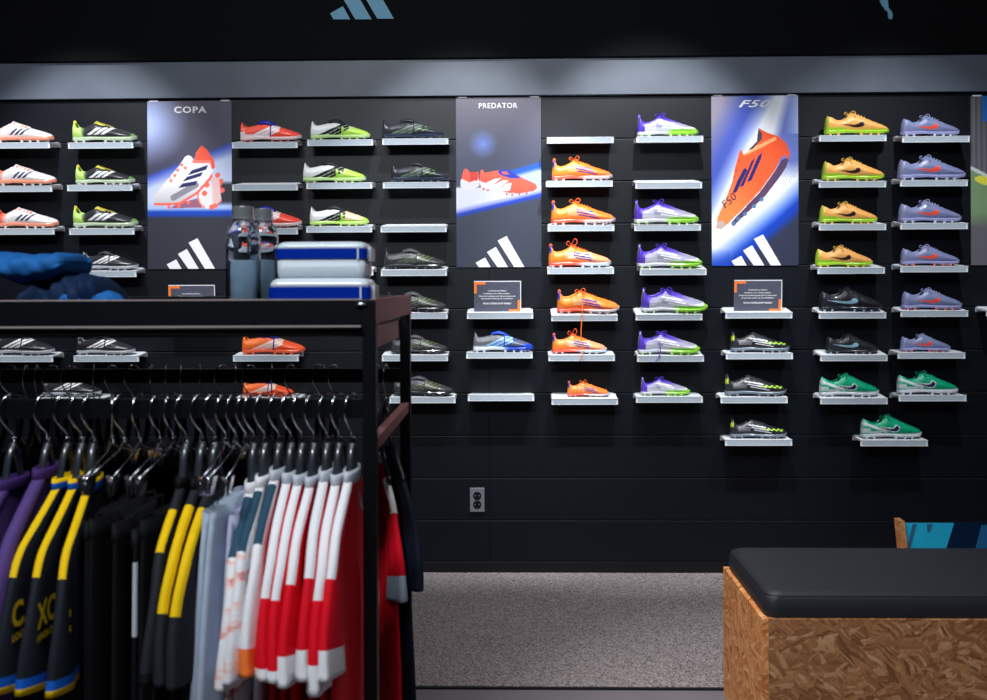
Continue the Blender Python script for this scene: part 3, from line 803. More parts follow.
BOOTS = [
 ('A1', 'coral', -10, 53.5), ('A2', 'coral', -7, 56.5), ('A3', 'coral', -5, 58), ('A6', 'bwhite', -8, 55),
 ('B1', 'bgreen', 73, 136.5), ('B2', 'bgreen', 76, 134.5), ('B3', 'bgreen', 74, 138.5), ('B4', 'bwhite', 82, 138), ('B6', 'bwhite', 77, 135.5), ('Q7', 'bwhite', 43, 101),
 ('C1', 'fred', 240.5, 302), ('C3', 'fred', 240.5, 302), ('C4', 'fred', 240, 300), ('C6', 'forange', 242, 304.5), ('C7', 'forange', 243, 293.5),
 ('D1', 'fwhite', 310.5, 370), ('D2', 'fwhite', 303, 365.5), ('D3', 'fwhite2', 309.5, 368.5),
 ('E1', 'fblack', 382, 443.5), ('E2', 'fblack', 391, 451), ('E4', 'fgrey', 384, 445.5), ('E5', 'fgrey', 387, 447), ('E6', 'fgrey', 391, 448), ('E7', 'fgrey', 393, 453.5),
 ('F6', 'fblue', 473, 533.5),
 ('G2', 'orange', 552, 612.5), ('G3', 'orange', 551, 615.5), ('G4', 'orange2', 548.5, 611.5), ('G5', 'orange', 557, 619.5), ('G6', 'orange2', 552, 607), ('G7', 'orange', 567.5, 609.5),
 ('H1', 'purple', 637, 698.5), ('H3', 'purple', 634, 699), ('H4', 'purple', 637, 702), ('H5', 'purple', 641, 707.5), ('H6', 'purple', 638, 700), ('H7', 'purple', 641, 690.5),
 ('I6', 'silver', 731, 790), ('I7', 'silver', 725, 786.5), ('I8', 'silver', 730.5, 787.5),
 ('J1', 'peach', 825, 889.5), ('J2', 'peach', 822.5, 884.5), ('J3', 'peach', 820, 878.5), ('J4', 'peach', 816, 873.5), ('J5', 'bnike', 819.5, 882), ('J6', 'bnike', 826.5, 879), ('J7', 'green', 820, 879.5), ('J8', 'green', 861.5, 923),
 ('K1', 'lilac', 901.5, 960.5), ('K2', 'lilac', 898.5, 965.5), ('K3', 'lilac', 899.5, 963), ('K4', 'lilac2', 901.5, 959.5), ('K5', 'lilac2', 902.5, 962.5), ('K6', 'lilac2', 901.5, 951.5), ('K7', 'green', 898, 958.5)]
proto = {}; BOOT = {}
for key, kind, l, r_ in BOOTS:
    if kind not in proto: o = KINDS[kind][0](); proto[kind] = o
    else: o = copy_tree(proto[kind])
    yv = SH[key][2]-4
    a = at(l, yv, -0.07); b = at(r_, yv, -0.07)
    loc, ax = on_shelf(key, a.x, -0.060)
    o.location = loc; sx = (b.x-a.x)/L0; o.scale = (sx, sx, sx)
    o.rotation_euler = (ax, 0, math.radians(random.uniform(-2, 2)))
    desc = KINDS[kind][1]; lv = ORD[int(key[1:])]
    pos = {'Q7': 'seen through the rack between the two rails', 'J8': 'lowest on the right, alone on its shelf'}.get(key, lv + ' level, ' + COLN[key[0]])
    if key in ('G7', 'H7', 'K6', 'J6'): desc = 'small ' + desc
    lb = desc + ', ' + pos
    if len(lb.split()) > 16: lb = lb.replace('football boot', 'boot')
    if len(lb.split()) > 16: lb = lb.replace('column just', 'just').replace(' column', '')
    if len(lb.split()) > 16: lb = lb.replace(' level', '')
    tag(o, lb, 'football boot', 'football boots on the shoe wall'); BOOT[key] = o
# two laces that hang down off their shelves
def hang_lace(key, pts, col):
    o = BOOT[key]; inv = Matrix.LocRotScale(o.location, o.rotation_euler, o.scale).inverted()
    P = [inv @ at(px, py, y) for px, py, y in pts]
    bm = bmesh.new(); tube(bm, smooth_path(P, 5), 0.0021, 6); mesh('loose_lace', bm, mat('lace_%d_%d_%d' % col, col, 0.7), o, smooth=True)
hang_lace('G5', [(576, 296, -.075), (582, 302, -.108), (582, 316, -.125), (581, 335, -.125), (583, 350, -.128), (580, 361, -.13)], (255, 120, 44))
hang_lace('H6', [(658, 338, -.08), (660, 346, -.108), (660, 354, -.12), (655, 363, -.125)], (86, 60, 196))

# ------------------------------------------------------------------ info cards
def card(key, l, r_, top, label, words=True, edge=True):
    y = -0.075
    a = at(l, top, y); b = at(r_, top, y); w = b.x-a.x
    loc, ax = on_shelf(key, (a.x+b.x)/2, y)
    h = a.z-loc.z
    root = empty('sign_card', loc); root.rotation_euler = (0.06, 0, 0); tag(root, label, 'sign', 'slate info cards standing on shelves')
    bm = bmesh.new(); box(bm, -w/2, w/2, 0, 0.002, 0, h); box(bm, -w/2, w/2, 0.0, 0.028, 0, 0.002); mesh('acrylic_holder', bm, M_cardedge, root)
    bm = bmesh.new(); box(bm, -w/2+(0.0 if edge else 0), w/2-0.004, -0.001, 0, 0.0, h-0.004); mesh('card', bm, M_card, root)
    bm = bmesh.new(); c = 0.052; t_ = 0.011; x0 = -w/2+.001; x1 = w/2-.005; z1 = h-.005; z0 = 0.001
    box(bm, x0, x0+c, -.0018, -.001, z1-t_, z1); box(bm, x0, x0+t_, -.0018, -.001, z1-c, z1-t_)
    mesh('orange_corner', bm, M_orangep, root); bm = bmesh.new()
    box(bm, x1-c, x1, -.0018, -.001, z0, z0+t_*.8); box(bm, x1-t_, x1, -.0018, -.001, z0+t_*.8, z0+c)
    mesh('orange_corner', bm, M_orangep, root)
    lines = (('Voetbalshop Fitting,', .40, .325), ('hardloop voor online prijzen.', .56, .415), ('Check de website prijs bij ons personeel', .78, .50), ('of scan hier online op de voetbalkast.', .68, .58), ('VRAAG VOETBALSHOP TEAMLID', .60, .735))
    for s, ww, vz in lines:
        t = text_mesh('lettering', s, M_pwhite, root, 1, width=w*ww, height=h*0.055, offset=0.02); t.location = (-w*0.01, -0.0016, h*(1-vz))
    return root
card('F5', 474.0, 521.0, 281.0, 'slate info card with orange corners under the red-boots poster')
card('I5', 733.8, 781.8, 280.0, 'slate info card with orange corners under the orange-boot poster')
card('P5', 168.8, 215.2, 285.0, 'info card half hidden behind the rack under the white-boot poster')

# ------------------------------------------------------------------ bench
ZB = 0.42
def find_y(px, py, z):
    d = R2*(px-CX) + U2*(CY-py) + Fw*FP
    return CAM + d*((z-CAM.z)/d.z)
n0 = find_y(764.6, 619, ZB); f0 = find_y(721, 566.5, ZB)
bx0 = (n0.x+f0.x)/2; by0 = n0.y; by1 = f0.y; BW = 1.75
root = empty('bench', (bx0+BW/2, (by0+by1)/2, 0)); tag(root, 'chipboard bench with black padded seat at lower right', 'bench')
hx = BW/2; hy = (by1-by0)/2
for nm, (a, b, c, d) in {'front_panel': (-hx+.0, hx, -hy, -hy+.018), 'back_panel': (-hx, hx, hy-.018, hy)}.items():
    bm = bmesh.new(); box(bm, a+.018, b-.018, c, d, 0, ZB, 0, 0.0006); mesh(nm, bm, M_osb, root)
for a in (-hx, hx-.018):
    bm = bmesh.new(); box(bm, a, a+.018, -hy-.0, hy, 0, ZB, 0, 0.0006); mesh('side_panel', bm, M_osb_lit, root)
bm = bmesh.new(); box(bm, -hx+.018, hx-.018, -hy+.018, hy-.018, ZB-.03, ZB-.012); mesh('seat_board', bm, M_osb, root)
# cushion: rounded slab with seams
bm = bmesh.new(); CT = 0.072; n = 72
def rr(t, hx_, hy_, r):
    # rounded-rectangle point, t 0..1
    pts = []
    return None
def rrect(hx_, hy_, r, m=10):
    P = []
    for (sx, sy, a0) in ((1, 1, 0), (-1, 1, PI/2), (-1, -1, PI), (1, -1, 1.5*PI)):
        for k in range(m+1):
            a = a0+k/m*PI/2; P.append((sx*(hx_-r)+r*math.cos(a), sy*(hy_-r)+r*math.sin(a)))
    return P
CXh, CYh = hx-.012, hy-.006
lv = [(-.012, .014, .02), (-.004, .004, .03), (.004, .0, .034), (.030, -.001, .036), (.050, .001, .036), (.062, .006, .04), (.069, .014, .045), (.0725, .028, .05), (.0745, .06, .06), (.077, .12, .08), (.078, .19, .03)]
rs = []
for z, ins, r in lv:
    rs.append([(x, y, z-.0+.0) for x, y in rrect(CXh-ins, CYh-ins if CYh-ins > .01 else .01, min(r, max(.005, CYh-ins-.001)))])
rings(bm, rs)
for v in bm.verts:
    if v.co.z > 0.04: v.co.z += 0.0025*math.sin(v.co.x*5+1)+0.002*math.sin(v.co.y*17)
cu = mesh('seat_cushion', bm, M_seat, root, smooth=True); cu.location = (0, 0, ZB)
bm = bmesh.new(); P = rrect(CXh-.0055, CYh-.0055, .036); P.append(P[0]); tube(bm, [(x, y, .0605+.0025*math.sin(x*5+1)) for x, y in P], .0022, 6)
mesh('piping', bm, M_seat, cu, smooth=True)

# low chipboard box with blue boards behind the bench
YB = -0.75
a = at(899.0, 521, YB); b = at(1010, 521, YB)
root = empty('display_box', (a.x, YB, 0)); tag(root, 'low chipboard box with bright blue and navy boards behind the bench', 'display box')
bw = b.x-a.x; zt = a.z
bm = bmesh.new(); P = [(-.0, zt), (.022, zt), (.065, 0.01), (.043, 0.01)]
poly_prism(bm, P, 0, .05); mesh('side_panel', bm, M_osb_lit, root)
M_blueb = mat('blue_board', (40, 196, 240), 0.4, vary=0.04); M_navyb = mat('navy_board', (8, 38, 70), 0.35); M_pale = mat('pale_board', (120, 150, 175), .4)
bm = bmesh.new(); z1 = zt-.012
P0 = at(903.5, 522.5, YB).x-a.x; P1_ = at(955.5, 522.5, YB).x-a.x
poly_prism(bm, [(P0, z1), (P1_, z1), (P1_-.13, .01), (P0+.045, .01)], .012, .02); mesh('blue_board', bm, M_blueb, root)
bm = bmesh.new(); poly_prism(bm, [(P1_, z1), (bw, z1), (bw, .01), (P1_-.13, .01)], .012, .02); mesh('navy_board', bm, M_navyb, root)
bm = bmesh.new(); q = at(983, 522.5, YB).x-a.x; poly_prism(bm, [(q, z1-.006), (bw-.01, z1-.006), (bw-.01, .02), (q-.10, .02)], .008, .012); mesh('pale_board', bm, mat('sky_board', (40, 110, 165), .4), root)
bm = bmesh.new()
for (xa, xb, zz, sl) in ((914, 917.5, 523, -.04), (928, 934, 523, -.02)):
    xa_ = at(xa, zz, YB).x-a.x; xb_ = at(xb, zz, YB).x-a.x
    if sl == -.04: poly_prism(bm, [(xa_, z1-.002), (xb_, z1-.002), (xb_-.04, z1-.16), (xa_-.04, z1-.16)], .010, .012)
    else: poly_prism(bm, [(xa_, z1-.002), (xb_, z1-.002), (xb_-.012, z1-.032), (xa_+.003, z1-.034)], .010, .012)
mesh('printed_mark', bm, mat('mark_blue', (62, 110, 150), .5), root)
bm = bmesh.new(); box(bm, .06, bw, .02, .05, 0.0, zt-.03); box(bm, bw, bw+.018, .0, .05, 0, zt); mesh('box_body', bm, M_osb, root)

# ------------------------------------------------------------------ garment rack
YN, YF = -2.475, -1.815       # near and far post planes (front faces)
xr = at(375.8, 350, YN).x; xl = xr-1.30
zt_ = at(300, 299.3, YN).z
ps = 0.0285
rack = empty('garment_rack', ((xl+xr)/2, (YN+YF)/2, 0)); tag(rack, 'black steel garment rack with tray top in the left foreground', 'clothes rack')
def rb(nm, boxes, m=M_rack, bev=0.002):
    bm = bmesh.new(); ox, oy = rack.location.x, rack.location.y
    for (x0, x1, y0, y1, z0, z1) in boxes: box(bm, x0-ox, x1-ox, y0-oy, y1-oy, z0, z1, 0, bev)
    return mesh(nm, bm, m, rack)
for x in (xl, xr-ps):
    for y in (YN, YF):
        rb('post', [(x, x+ps, y, y+ps, 0.0, zt_-.001)])
zmid = at(300, 325, YN).z; zlow = at(300, 337, YN).z
rb('front_beam', [(xl+ps, xr-ps, YN+.004, YN+.022, zmid, zt_)])
rb('back_beam', [(xl+ps, xr-ps, YF+.008, YF+.026, zmid, zt_)])
rb('tray_floor', [(xl+ps, xr-ps, YN+.022, YF+.008, zmid-.012, zmid-.002)])
M_edge_hl = mat('rack_edge_highlight', (150, 138, 136), 0.4)  # pale strips paint the highlight lines along the beam and tube edges
rb('edge_highlight', [(xl+ps, xr-ps, YN+.002, YN+.006, zt_-.0022, zt_+.0006)], M_edge_hl, 0)
rb('edge_highlight', [(xl+ps, xr-ps, YN-.001-.018, YN-.012, zmid-.004, zmid-.0005)], M_edge_hl, 0)
bm = bmesh.new(); tube(bm, [(xl+ps-rack.location.x, YN+.004-rack.location.y, (zmid+zlow)/2), (xr-ps-.001-rack.location.x, YN+.004-rack.location.y, (zmid+zlow)/2)], (zmid-zlow)/2, 16)
mesh('front_tube', bm, M_rack, rack, smooth=True)
for x0, x1 in ((xl+.004, xl+.022), (xr-.012, xr+.0015)):
    rb('side_beam', [(x0, x1, YN+ps*.1, YF+ps, zt_-.052, zt_+.001)], M_rackside)
    rb('side_plate', [(x0-.002, x1-.004, YN+ps, YN+.42, zt_-.105, zt_-.058)], M_rackside)
zs = find_y(378, 441, 1.02)
for x in (xl+.004, xr-.024): rb('side_bar', [(x, x+.02, YN+ps, YF, 0.995, 1.022)], M_rackside)
def rail_z(y): return (at(200, 398.3, y).z, at(200, 418.3, y).z)
zr1, zr0 = rail_z(YN+.012)
rb('hanging_rail', [(xl+ps, xr-ps, YN+.006, YN+.021, zr0, zr1)])
zf1, zf0 = at(200, 368.8, YF+.012).z, at(200, 382.8, YF+.012).z
rb('hanging_rail', [(xl+ps, xr-ps, YF+.006, YF+.021, zf0, zf1)])
rb('foot_bar', [(xr-.026, xr-.003, YN+ps, YF, 0.06, 0.09)]); rb('foot_bar', [(xl+.003, xl+.026, YN+ps, YF, 0.06, 0.09)])
bm = bmesh.new(); bmesh.ops.create_uvsphere(bm, u_segments=16, v_segments=8, radius=.008); 
for v in bm.verts: v.co.x *= 1.6; v.co.z *= .6
cap_ = mesh('post_cap', bm, M_chrome, rack, smooth=True); cap_.location = (xr-ps*.9-rack.location.x-0.004, YN-.001-rack.location.y, zt_-.010)
YRN = YN+.0135; YRF = YF+.0135

# hangers -----------------------------------------------------------
def make_hanger(clip=False, hr=35):
    """origin: top of rail centre-line"""
    r = empty('clip_hanger' if clip else 'clothes_hanger')
    D = -(zr1-1.025)    # collar height below rail top
    bm = bmesh.new()
    tube(bm, smooth_path([(0, .020, -.022), (0, .017, .002), (0, .004, .0098), (0, -.014, .006), (0, -.026, -.012), (0, -.028, -.034), (0, -.016, -.056), (0, -.002, -.072), (0, 0, D)], 4), .0018, 7)
    h = mesh('hook', bm, M_chrome, r, smooth=True); h.rotation_euler = (0, 0, math.radians(-hr))
    bm = bmesh.new(); lathe(bm, [(.0055, D-.008), (.0068, D-.006), (.0068, D+.003), (.004, D+.005)], 12); mesh('collar', bm, M_chrome, r, smooth=False)
    bm = bmesh.new()
    if not clip:
        for s in (-1, 1):
            pts = smooth_path([(0, 0, D-.012), (0, s*.020, D-.045), (0, s*.040, D-.108), (0, s*.09, D-.162), (0, s*.14, D-.204)], 4)
            rs = []
            for i, p in enumerate(pts):
                q = i/(len(pts)-1); hx_ = .0082-.0012*q; hz = .010+.006*math.sin(q*PI)
                rs.append([(p.x+hx_*math.cos(2*PI*k/12), p.y, p.z+hz*math.sin(2*PI*k/12)) for k in range(12)])
            rings(bm, rs)
        mesh('hanger_arm', bm, M_hanger, r, smooth=True)
    else:
        tube(bm, [(0, 0, D-.006), (0, -.03, D-.022), (0, -.16, D-.052)], .0019, 8)
        tube(bm, [(0, 0, D-.006), (0, .03, D-.022), (0, .16, D-.052)], .0019, 8)
        mesh('hanger_arm', bm, M_chrome, r, smooth=True)
        for s in (-1, 1):
            c = empty('clip'); 
            bpy.data.objects.remove(c)
            bm = bmesh.new()
            for q in (-1, 1):
                poly = [(q*.0015, .0), (q*.010, .016), (q*.012, .014), (q*.004, -.022), (q*.002, -.022)]
                poly_prism(bm, poly, -.011, .011)
            tube(bm, [(-.004, -.013, 0), (.004, .013, 0)], .0045, 8)
            c = mesh('clip', bm, M_chrome, r); c.location = (0, s*.152, D-.062)
    return r
H_std = None; H_clip = None
def hanger(px, far, clip, label, yaw=0, hr=35):
    global H_std, H_clip
    y = YRF if far else YRN
    x = at(px, 440 if not far else 410, y).x
    src = H_clip if clip else H_std
    if src is None:
        o = make_hanger(clip)
        if clip: H_clip = o
        else: H_std = o
    else:
        o = copy_tree(src)
    o.location = (x, y, (zf1 if far else zr1)); o.rotation_euler = (0, 0, math.radians(yaw))
    for c in o.children if False else [c for c in bpy.data.objects if c.parent == o]:
        if c.name.startswith('hook'): c.rotation_euler = (0, 0, math.radians(-hr))
    tag(o, label, 'hanger', 'clip hangers on the rack' if clip else 'black hangers on the rack')
    return o

# garments -----------------------------------------------------------
def cloth(name, c, v=0.06): return mat(name, c, 0.75, vary=v, vscale=25, bump=0.5, bscale=60, spec=.25)
ZC = 1.025-.076-zr1     # garment origin: collar height relative to rail top
def make_jersey(kind, cols, sleeve=1.0, seed=0, th=1.0):
    """cols: base, stripe, collar, cuff1, cuff2 ; stripe extents"""
    rnd = random.Random(seed)
    root = empty(kind)
    base, stripe, collar, cuff1, cuff2, inner = cols['m']
    s0, s1, sw = cols.get('stripe', (2, 3, .01))
    ph = rnd.uniform(0, 6)
    # torso
    bm = bmesh.new(); rs = []; n = 40
    TW = [(0, .040), (-.03, .056), (-.07, .092), (-.11, .128), (-.16, .160), (-.3, .195), (-.7, .215)]
    TX = [(0, .008), (-.05, .007), (-.12, .008), (-.3, .010), (-.7, .014)]
    zs_ = [-.0-.02*i for i in range(36)]
    for z in zs_:
        w_ = interp(sorted((-a, b) for a, b in TW), -z); x_ = interp(sorted((-a, b) for a, b in TX), -z)*th
        ring = []
        for k in range(n):
            a = 2*PI*k/n; yy = w_*math.copysign(abs(math.cos(a))**.8, math.cos(a)); xx = x_*math.copysign(abs(math.sin(a))**.6, math.sin(a))
            amp = .0045*min(1, -z/.2)*th
            xx += amp*math.sin(yy*38+ph+z*5)+amp*.6*math.sin(yy*71-z*9+ph*2)
            ring.append((xx, yy, z))
        rs.append(ring)
    rings(bm, rs)
    mesh('body', bm, base, root, smooth=True)
    # sleeves, from neck along the shoulder
    L = sleeve
    for s in (-1, 1):
        base_path = [(-.040, .002), (-.085, -.030), (-.135, -.066), (-.180, -.102), (-.215, -.155), (-.240, -.215), (-.257, -.275), (-.266, -.275-.050*L)]
        if L > 1.5: base_path = base_path[:-1] + [(-.262, -.34), (-.262, -.42), (-.256, -.50), (-.25, -.56)]
        P = smooth_path([(0, y if s < 0 else -y, z) for y, z in base_path], 4)
        m_ = len(P); rs = []; nn = 28
        tot = m_-1
        for i, p in enumerate(P):
            q = i/tot
            t = (P[min(i+1, m_-1)]-P[max(i-1, 0)]).normalized()
            nrm = Vector((0, -t.z, t.y));
            if nrm.z < 0 and q < .4: nrm = -nrm
            if q >= .4 and nrm.y*s < 0: nrm = -nrm
            hr = interp([(0, .012), (.25, .020), (.45, .036), (.6, .055), (1, .072 if L <= 1.5 else .05)], q)
            hx_ = interp([(0, .010), (.3, .012), (.5, .014), (1, .019)], q)*th
            c = p - nrm*hr
            ring = []
            fs = math.acos(max(-.2, 1-sw/hr)); S = 4; half = nn//2
            for k in range(nn):
                kk = k if k <= half else nn-k
                a = fs*kk/S if kk <= S else fs+(PI-fs)*(kk-S)/(half-S)
                if k > half: a = -a
                xx = hx_*math.copysign(abs(math.sin(a))**.75, math.sin(a)); rr_ = hr*math.cos(a)
                xx += .004*q*math.sin(rr_*60+ph+q*6)*th
                ring.append(c+nrm*rr_+Vector((xx, 0, 0)))
            rs.append(ring)
        # fold the hem inward so it is open
        last = rs[-1]; cen = sum((Vector(v) for v in last), Vector())/nn
        tdir = (P[-1]-P[-2]).normalized()
        rs.append([Vector(v)*.86+cen*.14 for v in last]); rs.append([Vector(v)*.86+cen*.14-tdir*.03 for v in last])
        nr = len(rs)
        def mf(i, j, nr=nr, nn=nn):
            q = i/(nr-3)
            if i >= nr-3: return 5
            if cuff1 is not None and q > cols.get('cuff', .90):
                return 3 if q < cols.get('cuff_mid', 1.1) else 4
            a = min(j, nn-1-j)
            if s0 <= q <= s1 and a < 4: return 1
            for (qa, qb) in cols.get('marks', ()):
                if qa < q < qb and 3 <= (j if True else a) < 10: return 1
            return 0
        bm = bmesh.new(); rings(bm, rs, True, mf)
        mesh('sleeve', bm, [base, stripe, collar, cuff1 or base, cuff2 or base, inner], root, smooth=True)
    # collar ring
    bm = bmesh.new(); rs = []; nn = 24
    for (q, z, g) in ((.9, -.014, 0), (1.0, -.006, 0), (1.03, .004, 1), (1.02, .006, 1), (.98, .014, 1), (.86, .014, 1), (.82, .0, 0)):
        rs.append([(.015*q*math.sin(2*PI*k/nn)*th, .056*q*math.cos(2*PI*k/nn), z-.010*abs(math.sin(PI*k/nn*2))*0) for k in range(nn)])
    c2 = cols.get('collar2', collar)
    rings(bm, rs, True, (lambda i, j: 0 if i < 3 else 1)); mesh('collar', bm, [c2, collar], root, smooth=True)
    return root
def make_hung_cloth(kind, m, top=-.07, length=.62, wtop=.15, wbot=.20, seed=0, legs=True, trim=None, th=1.0):
    rnd = random.Random(seed); root = empty(kind); ph = rnd.uniform(0, 6)
    bm = bmesh.new(); rs = []; n = 36; R = 26
    for i in range(R):
        q = i/(R-1); z = top-length*q; w_ = wtop+(wbot-wtop)*q**.7; x_ = (.009+.005*q)*th
        ring = []
        for k in range(n):
            a = 2*PI*k/n; yy = w_*math.copysign(abs(math.cos(a))**.8, math.cos(a)); xx = x_*math.copysign(abs(math.sin(a))**.6, math.sin(a))
            xx += .005*math.sin(yy*45+ph+q*3)*th*(.3+q); ring.append((xx, yy, z))
        rs.append(ring)
    rings(bm, rs, True, (lambda i, j: 1 if (trim and (j < 4 or j > n-5) and i > 5 and i < 22 and (18-4 < j < 18+4 or False)) else (1 if (trim and 16 <= j <= 20 and 2 <= i < 7) else 0)))
    mesh('cloth', bm, [m, trim or m], root, smooth=True)
    bm = bmesh.new(); rs = []
    for z, q in ((top+.002, .95), (top+.006, 1.0), (top-.030, 1.03), (top-.034, .98)):
        rs.append([(.0115*q*th*math.copysign(abs(math.sin(2*PI*k/n))**.6, math.sin(2*PI*k/n))+.004*math.sin(wtop*math.cos(2*PI*k/n)*60+ph), wtop*q*math.copysign(abs(math.cos(2*PI*k/n))**.8, math.cos(2*PI*k/n)), z) for k in range(n)])
    rings(bm, rs); mesh('waistband', bm, m, root, smooth=True)
    return root

C_blk = cloth('cloth_black', (27, 31, 41)); C_blk2 = cloth('cloth_jet', (9, 10, 13)); C_chr = cloth('cloth_charcoal', (34, 35, 42))
C_yel = cloth('cloth_yellow', (244, 200, 4), .02); C_blue = cloth('cloth_royal', (14, 92, 196)); C_red = cloth('cloth_red', (226, 6, 34))
C_wht = cloth('cloth_white', (238, 238, 242), .02); C_teal = cloth('cloth_teal', (42, 76, 98)); C_org = cloth('cloth_orange', (248, 120, 50))
C_lg = cloth('cloth_light_grey', (196, 202, 212), .03); C_purp = cloth('cloth_purple', (84, 62, 124)); C_purp2 = cloth('cloth_purple_dark', (66, 40, 104))
C_pale = cloth('cloth_pale_blue', (170, 184, 202)); C_lav = cloth('cloth_lavender', (170, 172, 200)); C_in = cloth('cloth_inner', (120, 122, 130))
C_dark = cloth('cloth_inner_dark', (16, 16, 20)); C_navy = cloth('cloth_navy', (20, 28, 46)); C_mar = cloth('cloth_maroon', (120, 8, 34))
def pattern_cloth():
    m = cloth('cloth_marbled', (226, 226, 230), .0)
    nt = m.node_tree; b = nt.nodes['Principled BSDF']; tc = [n for n in nt.nodes if n.type == 'TEX_COORD'][0]
    mp = nt.nodes.new('ShaderNodeMapping'); mp.inputs['Scale'].default_value = (10, 12, 34); mp.inputs['Rotation'].default_value = (0.4, 0, 0)
    nt.links.new(tc.outputs['Object'], mp.inputs['Vector'])
    n = nt.nodes.new('ShaderNodeTexNoise'); n.inputs['Scale'].default_value = 1; n.inputs['Detail'].default_value = 4
    nt.links.new(mp.outputs['Vector'], n.inputs['Vector'])
    r = nt.nodes.new('ShaderNodeValToRGB'); cr = r.color_ramp
    while len(cr.elements) < 5: cr.elements.new(.5)
    for e, (p, c) in zip(cr.elements, ((0, (214, 220, 228)), (.47, (232, 232, 236)), (.54, (238, 200, 190)), (.58, (218, 130, 140)), (.63, (226, 222, 228)))): e.position = p; e.color = (*lin(c), 1)
    nt.links.new(n.outputs['Fac'], r.inputs['Fac']); nt.links.new(r.outputs['Color'], b.inputs['Base Color'])
    return m
C_pat = pattern_cloth()
JK = {
 'by': lambda s: make_jersey('football_jersey', {'m': (C_blk, C_yel, C_yel, C_blue, C_yel, C_dark), 'stripe': (.0, .50, .0042), 'cuff': .895, 'cuff_mid': .95, 'collar2': C_blue}, sleeve=1.35, seed=s),
 'red': lambda s: make_jersey('football_jersey', {'m': (C_red, C_wht, C_lg, C_wht, None, C_mar), 'stripe': (.02, .56, .0085), 'cuff': .85}, sleeve=1.1, seed=s),
 'redlong': lambda s: make_jersey('football_jersey', {'m': (C_red, C_wht, C_lg, C_wht, None, C_mar), 'stripe': (.02, .62, .0085), 'cuff': .86}, sleeve=1.49, seed=s),
 'redcut': lambda s: make_jersey('football_jersey', {'m': (C_red, C_wht, C_lg, C_wht, None, C_mar), 'stripe': (.02, .64, .006), 'cuff': .90}, seed=s),
 'pat': lambda s: make_jersey('football_jersey', {'m': (C_pat, C_teal, C_wht, C_pat, None, C_in), 'stripe': (.05, .42, .006), 'cuff': .95}, seed=s),
 'who': lambda s: make_jersey('football_jersey', {'m': (C_wht, C_teal, C_lg, C_org, None, C_in), 'stripe': (.05, .42, .006), 'cuff': .84}, seed=s),
 'bt': lambda s: make_jersey('training_shirt', {'m': (C_chr, C_yel, C_blk2, C_chr, None, C_dark), 'stripe': (.14, .66, .011)}, seed=s),
 'bt0': lambda s: make_jersey('training_shirt', {'m': (C_chr, C_yel, C_blk2, C_blk2, None, C_dark), 'stripe': (.16, .42, .005)}, seed=s),
 'pur': lambda s: make_jersey('training_jacket', {'m': (C_purp, C_purp2, C_purp2, C_purp2, None, C_dark), 'stripe': (2, 3, .01), 'cuff': .95}, sleeve=2, seed=s, th=1.25),
 'red2': lambda s: make_jersey('football_jersey', {'m': (C_red, C_wht, C_wht, C_pale, None, C_mar), 'stripe': (.15, .45, .010), 'cuff': .80}, seed=s),
 'nav': lambda s: make_jersey('football_jersey', {'m': (C_navy, C_navy, C_navy, C_navy, None, C_dark)}, seed=s),
}
gproto = {}
def garment(kind, px, label, cat, group, far=False, yaw=0, dz=0, hang=True, hr=35, maker=None, py=475):
    y = YRF if far else YRN
    if kind not in gproto:
        o = JK[kind](len(gproto)) if kind in JK else maker(len(gproto)); gproto[kind] = o
    else: o = copy_tree(gproto[kind])
    x = at(px, py, y).x
    o.location = (x, y, (zf1 if far else zr1)+ZC+dz); o.rotation_euler = (0, 0, math.radians(yaw))
    tag(o, label, cat, group)
    if hang:
        hg = hanger(px, far, maker is not None and not far, ('chrome clip hanger' if (maker and not far) else 'black hanger with chrome hook') + ' holding the ' + label.replace('football jersey', 'jersey'), yaw, hr)
        t = hg['label'].split()
        if len(t) > 16: hg['label'] = ' '.join(['hanger', 'holding', 'the'] + t[t.index('the')+1:][:13])
    return o
G1, G2 = 'shirts hanging on the near rail', 'trousers and shorts clipped on the near rail'
garment('pur', 13, "purple training jacket cut by the photo's left edge", 'jacket', G1, yaw=-3, dz=-.015)
garment('pur', 47, 'purple training jacket beside the black and yellow jerseys', 'jacket', G1, yaw=2, dz=.008)
jb = [garment('by', 67, 'leftmost of three black jerseys with yellow stripes and blue cuffs', 'jersey', G1, yaw=-3, dz=-.012),
      garment('by', 81.5, 'middle black jersey of three, with large yellow sleeve lettering', 'jersey', G1, yaw=1, dz=-.012),
      garment('by', 93, 'rightmost of three black jerseys with yellow stripes and blue cuffs', 'jersey', G1, yaw=8, dz=-.016)]
mk_b = lambda s: make_hung_cloth('track_trousers', C_blk2, -.07, .72, .14, .17, s)
mk_bw = lambda s: make_hung_cloth('track_trousers', C_blk2, -.075, .72, .14, .17, s, trim=C_lg)
mk_p = lambda s: make_hung_cloth('shorts', C_pale, -.055, .42, .13, .21, s, th=1.2)
mk_l = lambda s: make_hung_cloth('shorts', C_lav, -.06, .30, .13, .22, s, th=1.1)
garment('trb', 112, 'black track trousers clipped right beside the black and yellow jerseys', 'trousers', G2, maker=mk_b, hr=-20, yaw=4)
garment('trb', 124, 'black track trousers, second pair from the black and yellow jerseys', 'trousers', G2, maker=mk_b, hr=30, yaw=-3, dz=.004)
garment('trb', 139, 'black track trousers, third pair, left of the white-striped pair', 'trousers', G2, maker=mk_b, hr=10, yaw=3, dz=-.005)
garment('trw', 160, 'black track trousers with a white side stripe', 'trousers', G2, maker=mk_bw, hr=25, yaw=0, dz=-.01)
garment('trb', 173, 'black track trousers between the white-striped pair and yellow-striped shirts', 'trousers', G2, maker=mk_b, hr=15, yaw=-4, dz=.003)
